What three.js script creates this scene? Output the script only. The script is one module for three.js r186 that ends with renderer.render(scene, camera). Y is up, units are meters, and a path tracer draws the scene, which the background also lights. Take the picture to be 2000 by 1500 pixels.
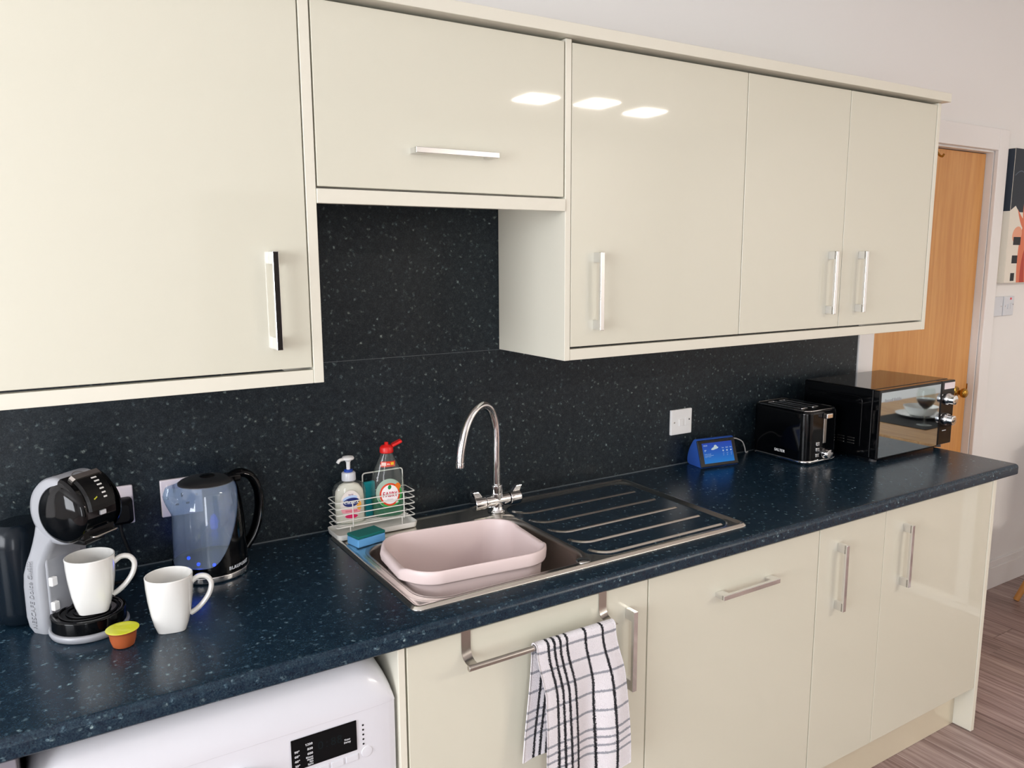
import * as THREE from 'three';
import { RoundedBoxGeometry } from 'three/addons/geometries/RoundedBoxGeometry.js';
import { mergeGeometries, toCreasedNormals } from 'three/addons/utils/BufferGeometryUtils.js';
import { TextGeometry } from 'three/addons/geometries/TextGeometry.js';
import { FontLoader } from 'three/addons/loaders/FontLoader.js';
import { RectAreaLightUniformsLib } from 'three/addons/lights/RectAreaLightUniformsLib.js';

// ---------------------------------------------------------------- camera, sky, daylight, exposure
const scene = new THREE.Scene();
const camera = new THREE.PerspectiveCamera(2 * Math.atan(750 / 1537.2) * 180 / Math.PI, 4 / 3, 0.05, 60);
camera.position.set(-0.7103, 1.5718, 1.8409);
camera.rotation.set(-0.1575, -0.5551, -0.0052, 'YXZ');
scene.background = new THREE.Color().setRGB(0.55, 0.75, 1.1);

const renderer = new THREE.WebGLRenderer({ antialias: true });
renderer.toneMapping = THREE.LinearToneMapping;
renderer.toneMappingExposure = 0.605;
renderer.shadowMap.enabled = true;
RectAreaLightUniformsLib.init();

// daylight of the overcast sky coming in through two windows: one behind the camera, one in the left wall
const ROOM = { x0: -3.8, x1: 4.9, z1: 4.6, H: 2.75 };
const WIN = [
  { wall: 'front', c: -1.65, w: 0.6, y: 1.18, h: 2.1, power: 16 },   // c: centre along the wall
  { wall: 'left', c: 2.0, w: 2.0, y: 1.6, h: 1.6, power: 23 },
];
for (const w of WIN) {
  const day = new THREE.RectAreaLight(new THREE.Color().setRGB(0.96, 0.98, 1.02), w.power, w.w - 0.1, w.h - 0.1);
  day.name = 'window_daylight';
  if (w.wall === 'front') { day.position.set(w.c, w.y, ROOM.z1 - 0.015); day.lookAt(w.c, w.y, 0); } else { day.position.set(ROOM.x0 + 0.015, w.y, w.c); day.lookAt(0, w.y, w.c); }
  scene.add(day);
}

// ---------------------------------------------------------------- random and noise
function rng(seed) { let s = seed >>> 0; return () => { s = (s + 0x6D2B79F5) >>> 0; let t = s; t = Math.imul(t ^ (t >>> 15), t | 1); t ^= t + Math.imul(t ^ (t >>> 7), t | 61); return ((t ^ (t >>> 14)) >>> 0) / 4294967296; }; }
function lattice(nx, ny, seed) { const r = rng(seed), a = new Float32Array(nx * ny); for (let i = 0; i < a.length; i++) a[i] = r(); return (x, y) => {
  const xi = Math.floor(x), yi = Math.floor(y), fx = x - xi, fy = y - yi, sx = fx * fx * (3 - 2 * fx), sy = fy * fy * (3 - 2 * fy);
  const g = (i, j) => a[((j % ny) + ny) % ny * nx + ((i % nx) + nx) % nx];
  const p = g(xi, yi) + (g(xi + 1, yi) - g(xi, yi)) * sx, q = g(xi, yi + 1) + (g(xi + 1, yi + 1) - g(xi, yi + 1)) * sx;
  return p + (q - p) * sy; }; }
const clamp = (v, a = 0, b = 1) => Math.min(b, Math.max(a, v));
const smooth = (a, b, v) => { const t = clamp((v - a) / (b - a)); return t * t * (3 - 2 * t); };
const lerp = (a, b, t) => a + (b - a) * t;

function dataTex(w, h, f, srgb = true) {
  const d = new Uint8Array(w * h * 4);
  for (let y = 0; y < h; y++) for (let x = 0; x < w; x++) { const c = f(x, y), o = (y * w + x) * 4; d[o] = clamp(c[0], 0, 255); d[o + 1] = clamp(c[1], 0, 255); d[o + 2] = clamp(c[2], 0, 255); d[o + 3] = 255; }
  const t = new THREE.DataTexture(d, w, h); t.wrapS = t.wrapT = THREE.RepeatWrapping; t.magFilter = THREE.LinearFilter; t.minFilter = THREE.LinearMipmapLinearFilter;
  if (srgb) t.colorSpace = THREE.SRGBColorSpace; t.needsUpdate = true; return t;
}
function canvasTex(w, h, draw) {
  const c = document.createElement('canvas'); c.width = w; c.height = h; draw(c.getContext('2d'), w, h);
  const t = new THREE.CanvasTexture(c); t.colorSpace = THREE.SRGBColorSpace; return t;
}

// ---------------------------------------------------------------- textures
// dark laminate with pale mineral flecks: one tile is 0.5 m
function laminate(seed, base, gain) {
  const N = 1024, L = new Float32Array(N * N), T = new Float32Array(N * N), r = rng(seed);
  const n1 = lattice(256, 256, seed + 1), n2 = lattice(64, 64, seed + 2), n3 = lattice(512, 512, seed + 3);
  for (let y = 0; y < N; y++) for (let x = 0; x < N; x++) L[y * N + x] = (n1(x / 4, y / 4) - 0.5) * 17 + (n2(x / 16, y / 16) - 0.5) * 12 + (n3(x / 2, y / 2) - 0.5) * 15;
  const blob = (cx, cy, rx, ry, a, v, tone) => {
    const R = Math.ceil(Math.max(rx, ry)) + 1, ca = Math.cos(a), sa = Math.sin(a);
    for (let j = -R; j <= R; j++) for (let i = -R; i <= R; i++) {
      const u = (i * ca + j * sa) / rx, w = (-i * sa + j * ca) / ry, q = 1 - u * u - w * w;
      if (q > 0) { const o = ((cy + j + N) % N) * N + ((cx + i + N) % N); L[o] += v * Math.min(1, q * 2.2) * (0.6 + 0.4 * n3(i * 0.9 + cx, j * 0.9 + cy)); T[o] = tone; }
    } };
  for (let k = 0; k < 9500; k++) blob(r() * N | 0, r() * N | 0, 1.2 + r() * 3.2, 1 + r() * 2.2, r() * 3.14, (r() < 0.3 ? -1 : 1) * (4 + r() * 15), r() - 0.5);
  for (let k = 0; k < 420; k++) { const x = r() * N | 0, y = r() * N | 0, v = 14 + r() * 34, tone = r() - 0.5; for (let m = 0; m < 4; m++) blob((x + (r() - 0.5) * 12 + N | 0) % N, (y + (r() - 0.5) * 12 + N | 0) % N, 2.5 + r() * 7, 1.8 + r() * 5, r() * 3.14, v * (0.35 + r() * 0.5), tone); }
  return dataTex(N, N, (x, y) => { const v = L[y * N + x] * gain, t = T[y * N + x] * 5; return [base[0] + v * 0.97 + t, base[1] + v, base[2] + v * 0.9 - t]; });
}
// wood: grain runs along v
function wood(seed, c0, c1, w = 256, h = 1024, fine = 1) {
  const a = lattice(256, 64, seed), b = lattice(64, 16, seed + 1), c = lattice(128, 256, seed + 2);
  return dataTex(w, h, (x, y) => {
    const wob = b(x / w * 8, y / h * 6) * 3;
    let t = 0.5 * a(x / w * 64 * fine + wob, y / h * 6) + 0.3 * b(x / w * 16 + wob, y / h * 4) + 0.2 * c(x / w * 128, y / h * 40);
    t = clamp((t - 0.25) * 1.9);
    return [lerp(c0[0], c1[0], t), lerp(c0[1], c1[1], t), lerp(c0[2], c1[2], t)];
  });
}
const reps = (t, x, y) => { const c = t.clone(); c.wrapS = c.wrapT = THREE.RepeatWrapping; c.repeat.set(x, y); c.needsUpdate = true; return c; };

// ---------------------------------------------------------------- materials
const S = (hex) => new THREE.Color(hex);
const std = (color, roughness = 0.6, metalness = 0, extra = {}) => new THREE.MeshPhysicalMaterial({ color: S(color), roughness, metalness, ...extra });
const lamTop = reps(laminate(11, [23, 43, 58], 1.25), 2, 2), lamSplash = reps(laminate(29, [24, 33, 39], 1.3), 2, 2);
const oakTex = wood(5, [205, 140, 68], [219, 160, 90]);
const M = {
  wall: std('#efeeec', 0.92), ceiling: std('#f3f2f0', 0.95), trim: std('#f1efed', 0.45), farWall: std('#e9e6e0', 0.9),
  gloss: std('#dcdac8', 0.42, 0, { clearcoat: 1, clearcoatRoughness: 0.035 }),
  panel: std('#e7e4d4', 0.4, 0, { clearcoat: 0.35, clearcoatRoughness: 0.2 }),
  carcass: std('#eeebe2', 0.55), plinth: std('#d8ceb6', 0.4, 0, { clearcoat: 0.5, clearcoatRoughness: 0.12 }),
  worktop: new THREE.MeshPhysicalMaterial({ map: lamTop, roughness: 0.27, specularIntensity: 0.75 }),
  splash: new THREE.MeshPhysicalMaterial({ map: lamSplash, roughness: 0.4, specularIntensity: 0.6 }),
  sealant: std('#5d6468', 0.5),
  chrome: std('#e6e6e6', 0.07, 1), satin: std('#bdb8b2', 0.28, 1), steel: std('#e4e1da', 0.22, 1), steelBowl: std('#c4c0bb', 0.3, 1), brass: std('#b58a3e', 0.25, 1),
  blackGloss: std('#050608', 0.08, 0, { specularIntensity: 0.62 }), blackMatt: std('#0c0d10', 0.5, 0, { specularIntensity: 0.5 }), blackSoft: std('#08090b', 0.3, 0, { specularIntensity: 0.6 }),
  mirror: std('#b9c6cd', 0.03, 1),
  ceramic: std('#eeede8', 0.25, 0, { clearcoat: 1, clearcoatRoughness: 0.06 }),
  white: std('#f2f1ef', 0.4), whiteGloss: std('#dfe0e6', 0.3, 0, { clearcoat: 0.6, clearcoatRoughness: 0.15 }), whiteGrey: std('#d9dbe0', 0.35, 0, { clearcoat: 0.4 }),
  socket: std('#e9dfe4', 0.35), grey: std('#a2a4a9', 0.4, 0, { clearcoat: 0.4, clearcoatRoughness: 0.2 }), lightGrey: std('#d8dce2', 0.4),
  pink: std('#e6d3d0', 0.4), wire: std('#f5f3ec', 0.35),
  spongeBlue: std('#6aaee6', 0.95), spongeGreen: std('#0d6e68', 0.98), teal: std('#0f8f98', 0.9),
  red: std('#e0201c', 0.35), podBrown: std('#a9572f', 0.4), podLid: std('#d3d62a', 0.35, 0, { clearcoat: 0.6 }),
  liquidGreen: std('#0f6b47', 0.2, 0, { clearcoat: 0.6 }), soap: std('#efe6da', 0.5), blue: std('#1f47a8', 0.35),
  clear: new THREE.MeshPhysicalMaterial({ color: S('#f6faf7'), roughness: 0.06, transmission: 0.96, thickness: 0, ior: 1.4 }),
  clearPane: new THREE.MeshPhysicalMaterial({ color: S('#ffffff'), roughness: 0.0, transmission: 1, thickness: 0 }),
  kettleGlass: new THREE.MeshPhysicalMaterial({ color: S('#cde1f2'), roughness: 0.06, transmission: 0.75, thickness: 0, ior: 1.5, clearcoat: 1, clearcoatRoughness: 0.04 }),
  tank: new THREE.MeshPhysicalMaterial({ color: S('#16222d'), roughness: 0.2, specularIntensity: 0.5, transmission: 0.45, thickness: 0 }),
  oakDoor: new THREE.MeshPhysicalMaterial({ map: reps(oakTex, 1.6, 0.5), roughness: 0.42, clearcoat: 0.25, clearcoatRoughness: 0.3 }),
  oakTable: new THREE.MeshPhysicalMaterial({ map: reps(wood(17, [176, 128, 78], [214, 168, 112]), 2, 1), roughness: 0.45 }),
  legWood: std('#c58a48', 0.5),
  led: new THREE.MeshStandardMaterial({ color: S('#1040ff'), emissive: S('#1050ff'), emissiveIntensity: 3 }),
  lampGlow: new THREE.MeshStandardMaterial({ color: S('#fff6df'), emissive: S('#ffefc8'), emissiveIntensity: 5 }),
  darkUnit: std('#8a8790', 0.4), mat: std('#0c0c0e', 0.8), wine: std('#2a040c', 0.1, 0, { clearcoat: 1 }), redDot: std('#e23b55', 0.4), hinge: std('#3a3a3c', 0.5),
};
const plankMats = [0, 1, 2, 3].map((k) => new THREE.MeshPhysicalMaterial({ map: reps(wood(40 + k * 7, [[128, 104, 100], [140, 118, 114], [120, 99, 95], [134, 110, 104]][k], [[178, 156, 152], [186, 166, 162], [170, 147, 141], [180, 160, 154]][k], 128, 512, 0.6), 5, 0.9), roughness: 0.42 }));
M.subfloor = std('#cdbfb8', 0.7); M.lid = std('#2b2b2d', 0.32, 0, { clearcoat: 0.6, clearcoatRoughness: 0.2 }); M.wardrobe = std('#1d1a1a', 0.5);

// ---------------------------------------------------------------- helpers
const taken = {};
function numbered(name) { const n = taken[name] = (taken[name] ?? -1) + 1; return n ? `${name}_${String(n).padStart(3, '0')}` : name; }
function thing(name, label, category, pos = [0, 0, 0], turn = 0, group) {
  const o = new THREE.Group(); o.name = numbered(name); o.position.set(...pos); o.rotation.y = turn; scene.add(o);
  o.userData = { label, category }; if (group) o.userData.group = group; return o;
}
function part(parent, name, geo, mat, pos = [0, 0, 0], rot) {
  const m = new THREE.Mesh(geo, mat); m.name = name; m.position.set(...pos); if (rot) m.rotation.set(...rot); parent.add(m); return m;
}
function solo(name, label, category, geo, mat, pos = [0, 0, 0], rot, group) {
  const m = part(scene, numbered(name), geo, mat, pos, rot); m.userData = { label, category }; if (group) m.userData.group = group; return m;
}
function structure(name, geo, mat, pos = [0, 0, 0], label) { const m = part(scene, name, geo, mat, pos); m.userData = { kind: 'structure' }; if (label) m.userData.label = label; return m; }
const rb = (w, h, d, r = 0.002, s = 2) => new RoundedBoxGeometry(w, h, d, s, Math.min(r, w / 2.01, h / 2.01, d / 2.01));
const bx = (w, h, d) => new THREE.BoxGeometry(w, h, d);
const at = (g, x, y, z) => g.translate(x, y, z);
// a box from corner to corner
const span = (x0, x1, y0, y1, z0, z1, r = 0) => at(r ? rb(x1 - x0, y1 - y0, z1 - z0, r) : bx(x1 - x0, y1 - y0, z1 - z0), (x0 + x1) / 2, (y0 + y1) / 2, (z0 + z1) / 2);
function merge(list) {
  return mergeGeometries(list.map((g) => { const q = g.index ? g.toNonIndexed() : g; for (const k of Object.keys(q.attributes)) if (!['position', 'normal', 'uv'].includes(k)) q.deleteAttribute(k); if (!q.attributes.uv) q.setAttribute('uv', new THREE.BufferAttribute(new Float32Array(q.attributes.position.count * 2), 2)); q.morphAttributes = {}; return q; }));
}
// uv in metres from position, by the way each face points
function metreUV(g) {
  g = g.index ? g.toNonIndexed() : g; g.computeVertexNormals === undefined; const p = g.attributes.position, uv = new Float32Array(p.count * 2), a = new THREE.Vector3(), b = new THREE.Vector3(), c = new THREE.Vector3();
  for (let i = 0; i < p.count; i += 3) {
    a.fromBufferAttribute(p, i); b.fromBufferAttribute(p, i + 1); c.fromBufferAttribute(p, i + 2);
    const n = b.clone().sub(a).cross(c.clone().sub(a)), ax = Math.abs(n.x), ay = Math.abs(n.y), az = Math.abs(n.z);
    [a, b, c].forEach((v, k) => { const o = (i + k) * 2; if (ay >= ax && ay >= az) { uv[o] = v.x; uv[o + 1] = v.z; } else if (az >= ax) { uv[o] = v.x; uv[o + 1] = v.y; } else { uv[o] = v.z; uv[o + 1] = v.y; } });
  }
  g.setAttribute('uv', new THREE.BufferAttribute(uv, 2)); return g;
}
const V = (x, y, z) => new THREE.Vector3(x, y, z);
function tube(pts, r, seg = 48, rad = 10, closed = false, tension = 0.5) { return new THREE.TubeGeometry(new THREE.CatmullRomCurve3(pts.map((p) => V(...p)), closed, 'catmullrom', tension), seg, r, rad, closed); }
// a rod through points with rounded corners of radius c
function rod(pts, r, c = 0.008, closed = false, rad = 7) {
  const path = new THREE.CurvePath(), P = pts.map((p) => V(...p)), n = P.length; let prev = null;
  const corner = (i) => { const a = P[(i + n - 1) % n], b = P[i], d = P[(i + 1) % n]; const u = a.clone().sub(b), w = d.clone().sub(b); const k = Math.min(c, u.length() / 2.01, w.length() / 2.01); return [b.clone().addScaledVector(u.normalize(), k), b, b.clone().addScaledVector(w.normalize(), k)]; };
  const list = []; const s = closed ? 0 : 1, e = closed ? n : n - 1;
  if (!closed) prev = P[0];
  let first = null;
  for (let i = s; i < e; i++) { const [a, b, d] = corner(i); if (prev) path.add(new THREE.LineCurve3(prev, a)); else first = a; path.add(new THREE.QuadraticBezierCurve3(a, b, d)); prev = d; }
  path.add(new THREE.LineCurve3(prev, closed ? first : P[n - 1]));
  const samp = []; for (const cv of path.curves) { const m = cv.isLineCurve3 ? 1 : 5; for (let k = 0; k < m; k++) samp.push(cv.getPoint(k / m)); }
  if (!closed) samp.push(P[n - 1]);
  const poly = new (class extends THREE.Curve { getPoint(t) { const q = t * (closed ? samp.length : samp.length - 1), i = Math.min(Math.floor(q), samp.length - (closed ? 1 : 2)); return samp[i].clone().lerp(samp[(i + 1) % samp.length], q - i); } })();
  poly.getPointAt = poly.getPoint; poly.getTangentAt = (t) => { const d = 1e-4; const a = poly.getPoint(Math.max(0, t - d)), b = poly.getPoint(Math.min(1, t + d)); return b.sub(a).normalize(); };
  return new THREE.TubeGeometry(poly, closed ? samp.length : samp.length - 1, r, rad, closed);
}
// skin over rings of equal count; rings are arrays of [x, y, z]
function loft(rings, capA = false, capB = false, crease = 0) {
  const n = rings[0].length, pos = [], uv = [], idx = [];
  rings.forEach((r, j) => r.forEach((p, i) => { pos.push(...p); uv.push(i / n, j / (rings.length - 1)); }));
  for (let j = 0; j + 1 < rings.length; j++) for (let i = 0; i < n; i++) { const a = j * n + i, b = j * n + (i + 1) % n, c = a + n, d = b + n; idx.push(a, b, c, b, d, c); }
  const cap = (j, flip) => { const r = rings[j], c = [0, 0, 0]; r.forEach((p) => { c[0] += p[0] / n; c[1] += p[1] / n; c[2] += p[2] / n; }); const o = pos.length / 3; pos.push(...c); uv.push(0.5, 0.5); r.forEach((p) => { pos.push(...p); uv.push(0, 0); }); for (let i = 0; i < n; i++) { const a = o + 1 + i, b = o + 1 + (i + 1) % n; flip ? idx.push(o, b, a) : idx.push(o, a, b); } };
  if (capA) cap(0, true); if (capB) cap(rings.length - 1, false);
  let g = new THREE.BufferGeometry(); g.setAttribute('position', new THREE.Float32BufferAttribute(pos, 3)); g.setAttribute('uv', new THREE.Float32BufferAttribute(uv, 2)); g.setIndex(idx); g.computeVertexNormals();
  if (crease) g = toCreasedNormals(g, crease);
  return g;
}
// rounded rectangle in the xz plane, counter so that loft from low to high y faces outward
function rrect(w, d, r, y, cx = 0, cz = 0, k = 6) {
  const out = []; r = Math.min(r, w / 2 - 1e-4, d / 2 - 1e-4);
  for (const [sx, sz, a0] of [[1, -1, -90], [-1, -1, -180], [-1, 1, -270], [1, 1, -360]]) for (let i = 0; i <= k; i++) { const a = (a0 + 90 - 90 * i / k) * Math.PI / 180; out.push([cx + sx * (w / 2 - r) + Math.cos(a) * r, y, cz + sz * (d / 2 - r) + Math.sin(a) * r]); }
  return out;
}
const lathe = (pts, seg = 48, a0 = 0, a1 = Math.PI * 2) => new THREE.LatheGeometry(pts.map((p) => new THREE.Vector2(...p)), seg, a0, a1);
const cyl = (r0, r1, h, seg = 32) => new THREE.CylinderGeometry(r1, r0, h, seg);
const font = await new FontLoader().loadAsync('fonts/droid/droid_sans_bold.typeface.json');
const fontR = await new FontLoader().loadAsync('fonts/droid/droid_sans_regular.typeface.json');
function text(str, size, depth = 0.0006, f = font) { const g = new TextGeometry(str, { font: f, size, depth, curveSegments: 3, bevelEnabled: false }); g.computeBoundingBox(); const b = g.boundingBox; g.translate(-(b.min.x + b.max.x) / 2, -(b.min.y + b.max.y) / 2, 0); return g; }
const X90 = Math.PI / 2;
// ================================================================ the room
const { x0: RX0, x1: RX1, z1: RZ, H } = ROOM, T = 0.15;
{ // wall behind the kitchen, with the door opening
  const s = new THREE.Shape([[RX0 - T, 0], [2.048, 0], [2.048, 2.02], [2.845, 2.02], [2.845, 0], [RX1 + T, 0], [RX1 + T, H], [RX0 - T, H]].map((p) => new THREE.Vector2(...p)));
  structure('wall_back', at(new THREE.ExtrudeGeometry(s, { depth: T, bevelEnabled: false }), 0, 0, -T), M.wall, [0, 0, 0], 'white painted wall behind the kitchen units');
  // walls opposite and on the left, each with its window
  const holed = (x0, x1, ww) => { const f = new THREE.Shape([[x0, 0], [x1, 0], [x1, H], [x0, H]].map((p) => new THREE.Vector2(...p))); for (const w of ww) f.holes.push(new THREE.Path([[w.c - w.w / 2, w.y - w.h / 2], [w.c - w.w / 2, w.y + w.h / 2], [w.c + w.w / 2, w.y + w.h / 2], [w.c + w.w / 2, w.y - w.h / 2]].map((p) => new THREE.Vector2(...p)))); return new THREE.ExtrudeGeometry(f, { depth: T, bevelEnabled: false }); };
  structure('wall_front', at(holed(RX0 - T, RX1 + T, WIN.filter((w) => w.wall === 'front')), 0, 0, RZ), M.wall);
  structure('wall_left', at(holed(-RZ, 0, WIN.filter((w) => w.wall === 'left').map((w) => ({ ...w, c: -w.c }))).rotateY(X90), RX0 - T, 0, 0), M.wall);
  structure('wall_right', span(RX1, RX1 + T, 0, H, 0, RZ), M.wall);
  structure('ceiling', span(RX0 - T, RX1 + T, H, H + T, -T, RZ + T), M.ceiling);
}
WIN.forEach((w, i) => {
  const g = new THREE.Group(); g.name = `window_${i + 1}`; g.userData = { kind: 'structure', label: ['white framed window in the wall facing the kitchen', 'white framed window in the left wall'][i] }; scene.add(g);
  const a = -w.w / 2, b = w.w / 2, c = w.y - w.h / 2, d = w.y + w.h / 2, z = 0.06;
  if (w.wall === 'front') g.position.set(w.c, 0, RZ); else { g.position.set(RX0, 0, w.c); g.rotation.y = -X90; }
  part(g, 'window_frame', merge([span(a, a + 0.05, c, d, z, z + 0.06), span(b - 0.05, b, c, d, z, z + 0.06), span(a + 0.05, b - 0.05, c, c + 0.05, z, z + 0.06), span(a + 0.05, b - 0.05, d - 0.05, d, z, z + 0.06), span(-0.025, 0.025, c + 0.05, d - 0.05, z, z + 0.06)]), M.trim);
  for (const [p, q] of [[a + 0.05, -0.025], [0.025, b - 0.05]]) part(g, 'pane', span(p, q, c + 0.05, d - 0.05, z + 0.028, z + 0.032), M.clearPane);
  part(g, 'window_sill', span(a - 0.05, b + 0.05, c - 0.03, c - 0.002, -0.1, -0.001, 0.004), M.trim);
});
{ // laminate floor of separate planks
  const g = new THREE.Group(); g.name = 'floor'; g.userData = { kind: 'structure', label: 'grey brown wood laminate floor' }; scene.add(g);
  part(g, 'underlay', span(RX0 - T, RX1 + T, -0.08, -0.0035, -T, RZ + T), M.subfloor);
  const r = rng(77), W = 0.153, geos = {};
  const plankGeo = (len, v) => { const key = len.toFixed(3) + v; if (!geos[key]) { const q = bx(W - 0.0022, 0.003, len - 0.0022); const p = q.attributes.position, uv = q.attributes.uv; for (let i = 0; i < p.count; i++) uv.setXY(i, p.getX(i) + v * 0.31, p.getZ(i) + v * 0.57); geos[key] = q; } return geos[key]; };
  let n = 0;
  for (let k = -33; k <= 19; k++) {
    const x = 2.0 + W * (k + 0.5); if (x - W / 2 < RX0 - 0.1 || x + W / 2 > RX1 + 0.1) continue;
    let z = -0.02 - ((k * 0.437) % 1 + 1) % 1 * 1.2, i = 0;
    while (z < RZ) { const a = Math.max(z, 0.0), b = Math.min(z + 1.2, RZ); if (b - a > 0.05) { part(g, n ? `plank_${String(n).padStart(3, '0')}` : 'plank', plankGeo(b - a, Math.floor(r() * 6)), plankMats[Math.floor(r() * 4)], [x, -0.0016, (a + b) / 2]); n++; } z += 1.2; i++; }
  }
}
{ // interior door in the same wall, right of the worktop
  const d = new THREE.Group(); d.name = 'door_1'; d.userData = { kind: 'structure', label: 'oak veneer flush door behind the microwave' }; scene.add(d);
  part(d, 'door_leaf', metreUV(span(2.066, 2.828, 0.006, 2.002, -0.07, -0.03, 0.002)), M.oakDoor);
  part(d, 'door_lining', merge([span(2.05, 2.064, 0, 2.018, -T, -0.001), span(2.83, 2.843, 0, 2.018, -T, -0.001), span(2.064, 2.83, 2.005, 2.018, -T, -0.001)]), M.trim);
  const k = part(d, 'door_knob', lathe([[0, 0.052], [0.012, 0.051], [0.019, 0.046], [0.0215, 0.038], [0.019, 0.03], [0.011, 0.022], [0.009, 0.008], [0.024, 0.005], [0.025, 0]], 32), M.brass, [2.742, 0.985, -0.03], [X90, 0, 0]);
  part(d, 'latch_plate', span(2.8275, 2.8295, 0.955, 1.015, -0.045, -0.026), M.brass);
  const c = part(d, 'coat_hook', rod([[2.43, 1.985, -0.03], [2.43, 1.985, -0.012], [2.43, 1.968, 0.0], [2.43, 1.962, 0.012], [2.43, 1.972, 0.018]], 0.004, 0.004), M.brass);
  part(d, 'hook_plate', span(2.42, 2.44, 1.965, 1.995, -0.03, -0.027, 0.001), M.brass);
  structure('trim_1', merge([span(1.966, 2.058, 0, 2.1, 0, 0.018, 0.004), span(2.835, 2.912, 0, 2.1, 0, 0.018, 0.004), span(2.058, 2.835, 2.012, 2.1, 0, 0.018, 0.004)]), M.trim, [0, 0, 0], 'white architrave around the oak door');
  const sk = (x0, x1) => merge([span(x0, x1, 0, 0.105, 0, 0.014, 0.002), span(x0, x1, 0.105, 0.135, 0, 0.009, 0.002)]);
  structure('baseboard_back', sk(2.914, RX1), M.trim, [0, 0, 0], 'white skirting board right of the door');
  structure('baseboard_right', span(RX1 - 0.014, RX1, 0, 0.13, 0.016, RZ - 0.002, 0.003), M.trim);
}
// three round ceiling lights, mirrored in the glossy doors
[[2.55, 3.70, 'nearest the kitchen sink end'], [3.04, 3.62, 'in the middle of the row'], [3.59, 3.72, 'at the far right of the row']].forEach(([x, z, w]) => {
  const g = thing('ceiling_light', `round flush ceiling light ${w}`, 'ceiling light', [x, H, z], 0, 'row of three ceiling lights');
  part(g, 'housing', lathe([[0, -0.004], [0.17, -0.004], [0.175, -0.012], [0.175, -0.03], [0.168, -0.036], [0.16, -0.036], [0.16, -0.03]], 48), M.white);
  part(g, 'diffuser', lathe([[0, -0.042], [0.09, -0.041], [0.158, -0.034], [0.158, -0.03]], 48), M.lampGlow);
const l = new THREE.RectAreaLight(new THREE.Color('#fff6ec'), 190, 0.25, 0.25); l.name = 'lamp_light'; l.position.set(0, -0.046, 0); l.rotation.x = -X90; g.add(l);
});

// ================================================================ kitchen units
const ZU = 0.3164, YU = 1.3296, YD = 1.3575, YT = 2.0555, ZD = 0.5888, WT = 0.91;
const spl = thing('splashback', 'dark flecked laminate splashback along the kitchen wall', 'splashback');
part(spl, 'lower_panel', metreUV(span(-1.5, 1.963, 0.911, 1.3285, 0.001, 0.0118)), M.splash);
part(spl, 'upper_panel', metreUV(span(-0.2, 0.40, 1.3292, 1.7085, 0.001, 0.0118)), M.splash);
part(spl, 'joint_strip', span(-0.2, 0.40, 1.3284, 1.3294, 0.001, 0.0121), M.sealant);
part(spl, 'sealant_bead', span(-1.5, 1.963, 0.9095, 0.9125, 0.0115, 0.0140), M.sealant);

// chrome bow handle standing on a face that looks along +z; length along y
function handleGeo(len, vertical = true) {
  const g = merge([at(rb(0.0115, len, 0.0085, 0.001), 0, 0, 0.0255), at(rb(0.0115, 0.024, 0.0265, 0.001), 0, len / 2 - 0.012, 0.0135), at(rb(0.0115, 0.024, 0.0265, 0.001), 0, -len / 2 + 0.012, 0.0135)]);
  return vertical ? g : g.rotateZ(X90);
}
const hV = handleGeo(0.186), hH = handleGeo(0.196, false);
function door(parent, x0, x1, y0, y1, z1, hx, hy, vertical = true, mat = M.gloss) {
  const w = x1 - x0, h = y1 - y0, d = part(parent, 'door', rb(w, h, 0.018, 0.0016), mat, [(x0 + x1) / 2, (y0 + y1) / 2, z1 - 0.009]);
  if (hx !== undefined) part(d, 'handle', vertical ? hV : hH, M.chrome, [hx - (x0 + x1) / 2, hy - (y0 + y1) / 2, 0.009]);
  return d;
}
const carc = (x0, x1, y0, y1, z0, z1, t = 0.016) => merge([span(x0, x0 + t, y0, y1, z0, z1), span(x1 - t, x1, y0, y1, z0, z1), span(x0 + t, x1 - t, y0, y0 + t, z0, z1), span(x0 + t, x1 - t, y1 - t, y1, z0, z1), span(x0 + t, x1 - t, y0 + t, y1 - t, z0, z0 + 0.006)]);
const Zc = ZU - 0.04;
let c = thing('wall_cabinet', 'large cream gloss wall cabinet above the coffee machine', 'cabinet');
part(c, 'carcass', carc(-0.84, -0.2295, YD, 2.06, 0.013, Zc), M.carcass);
door(c, -0.838, -0.2310, YD + 0.0042, YT, ZU, -0.3, 1.4955);
c = thing('flap_cabinet', 'cream gloss flap cabinet above the sink with horizontal handle', 'cabinet');
part(c, 'carcass', carc(-0.207, 0.3815, 1.7095, 2.06, 0.013, Zc), M.carcass);
door(c, -0.2050, 0.3788, 1.7130, YT, ZU, 0.091, 1.7915, false);
c = thing('wall_cabinet', 'cream gloss wall cabinet right of the sink, single wide door', 'cabinet');
part(c, 'carcass', carc(0.3995, 0.978, YD, 2.06, 0.013, Zc), M.carcass);
door(c, 0.4008, 0.9772, YD + 0.0042, YT, ZU, 0.4735, 1.4935);
c = thing('wall_cabinet', 'cream gloss double wall cabinet above the microwave, two handles together', 'cabinet');
part(c, 'carcass', carc(0.9785, 1.8595, YD, 2.06, 0.013, Zc), M.carcass);
door(c, 0.9800, 1.4135, YD + 0.0042, YT, ZU, 1.3545, 1.4965);
door(c, 1.4160, 1.8570, YD + 0.0042, YT, ZU, 1.498, 1.497);
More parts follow.
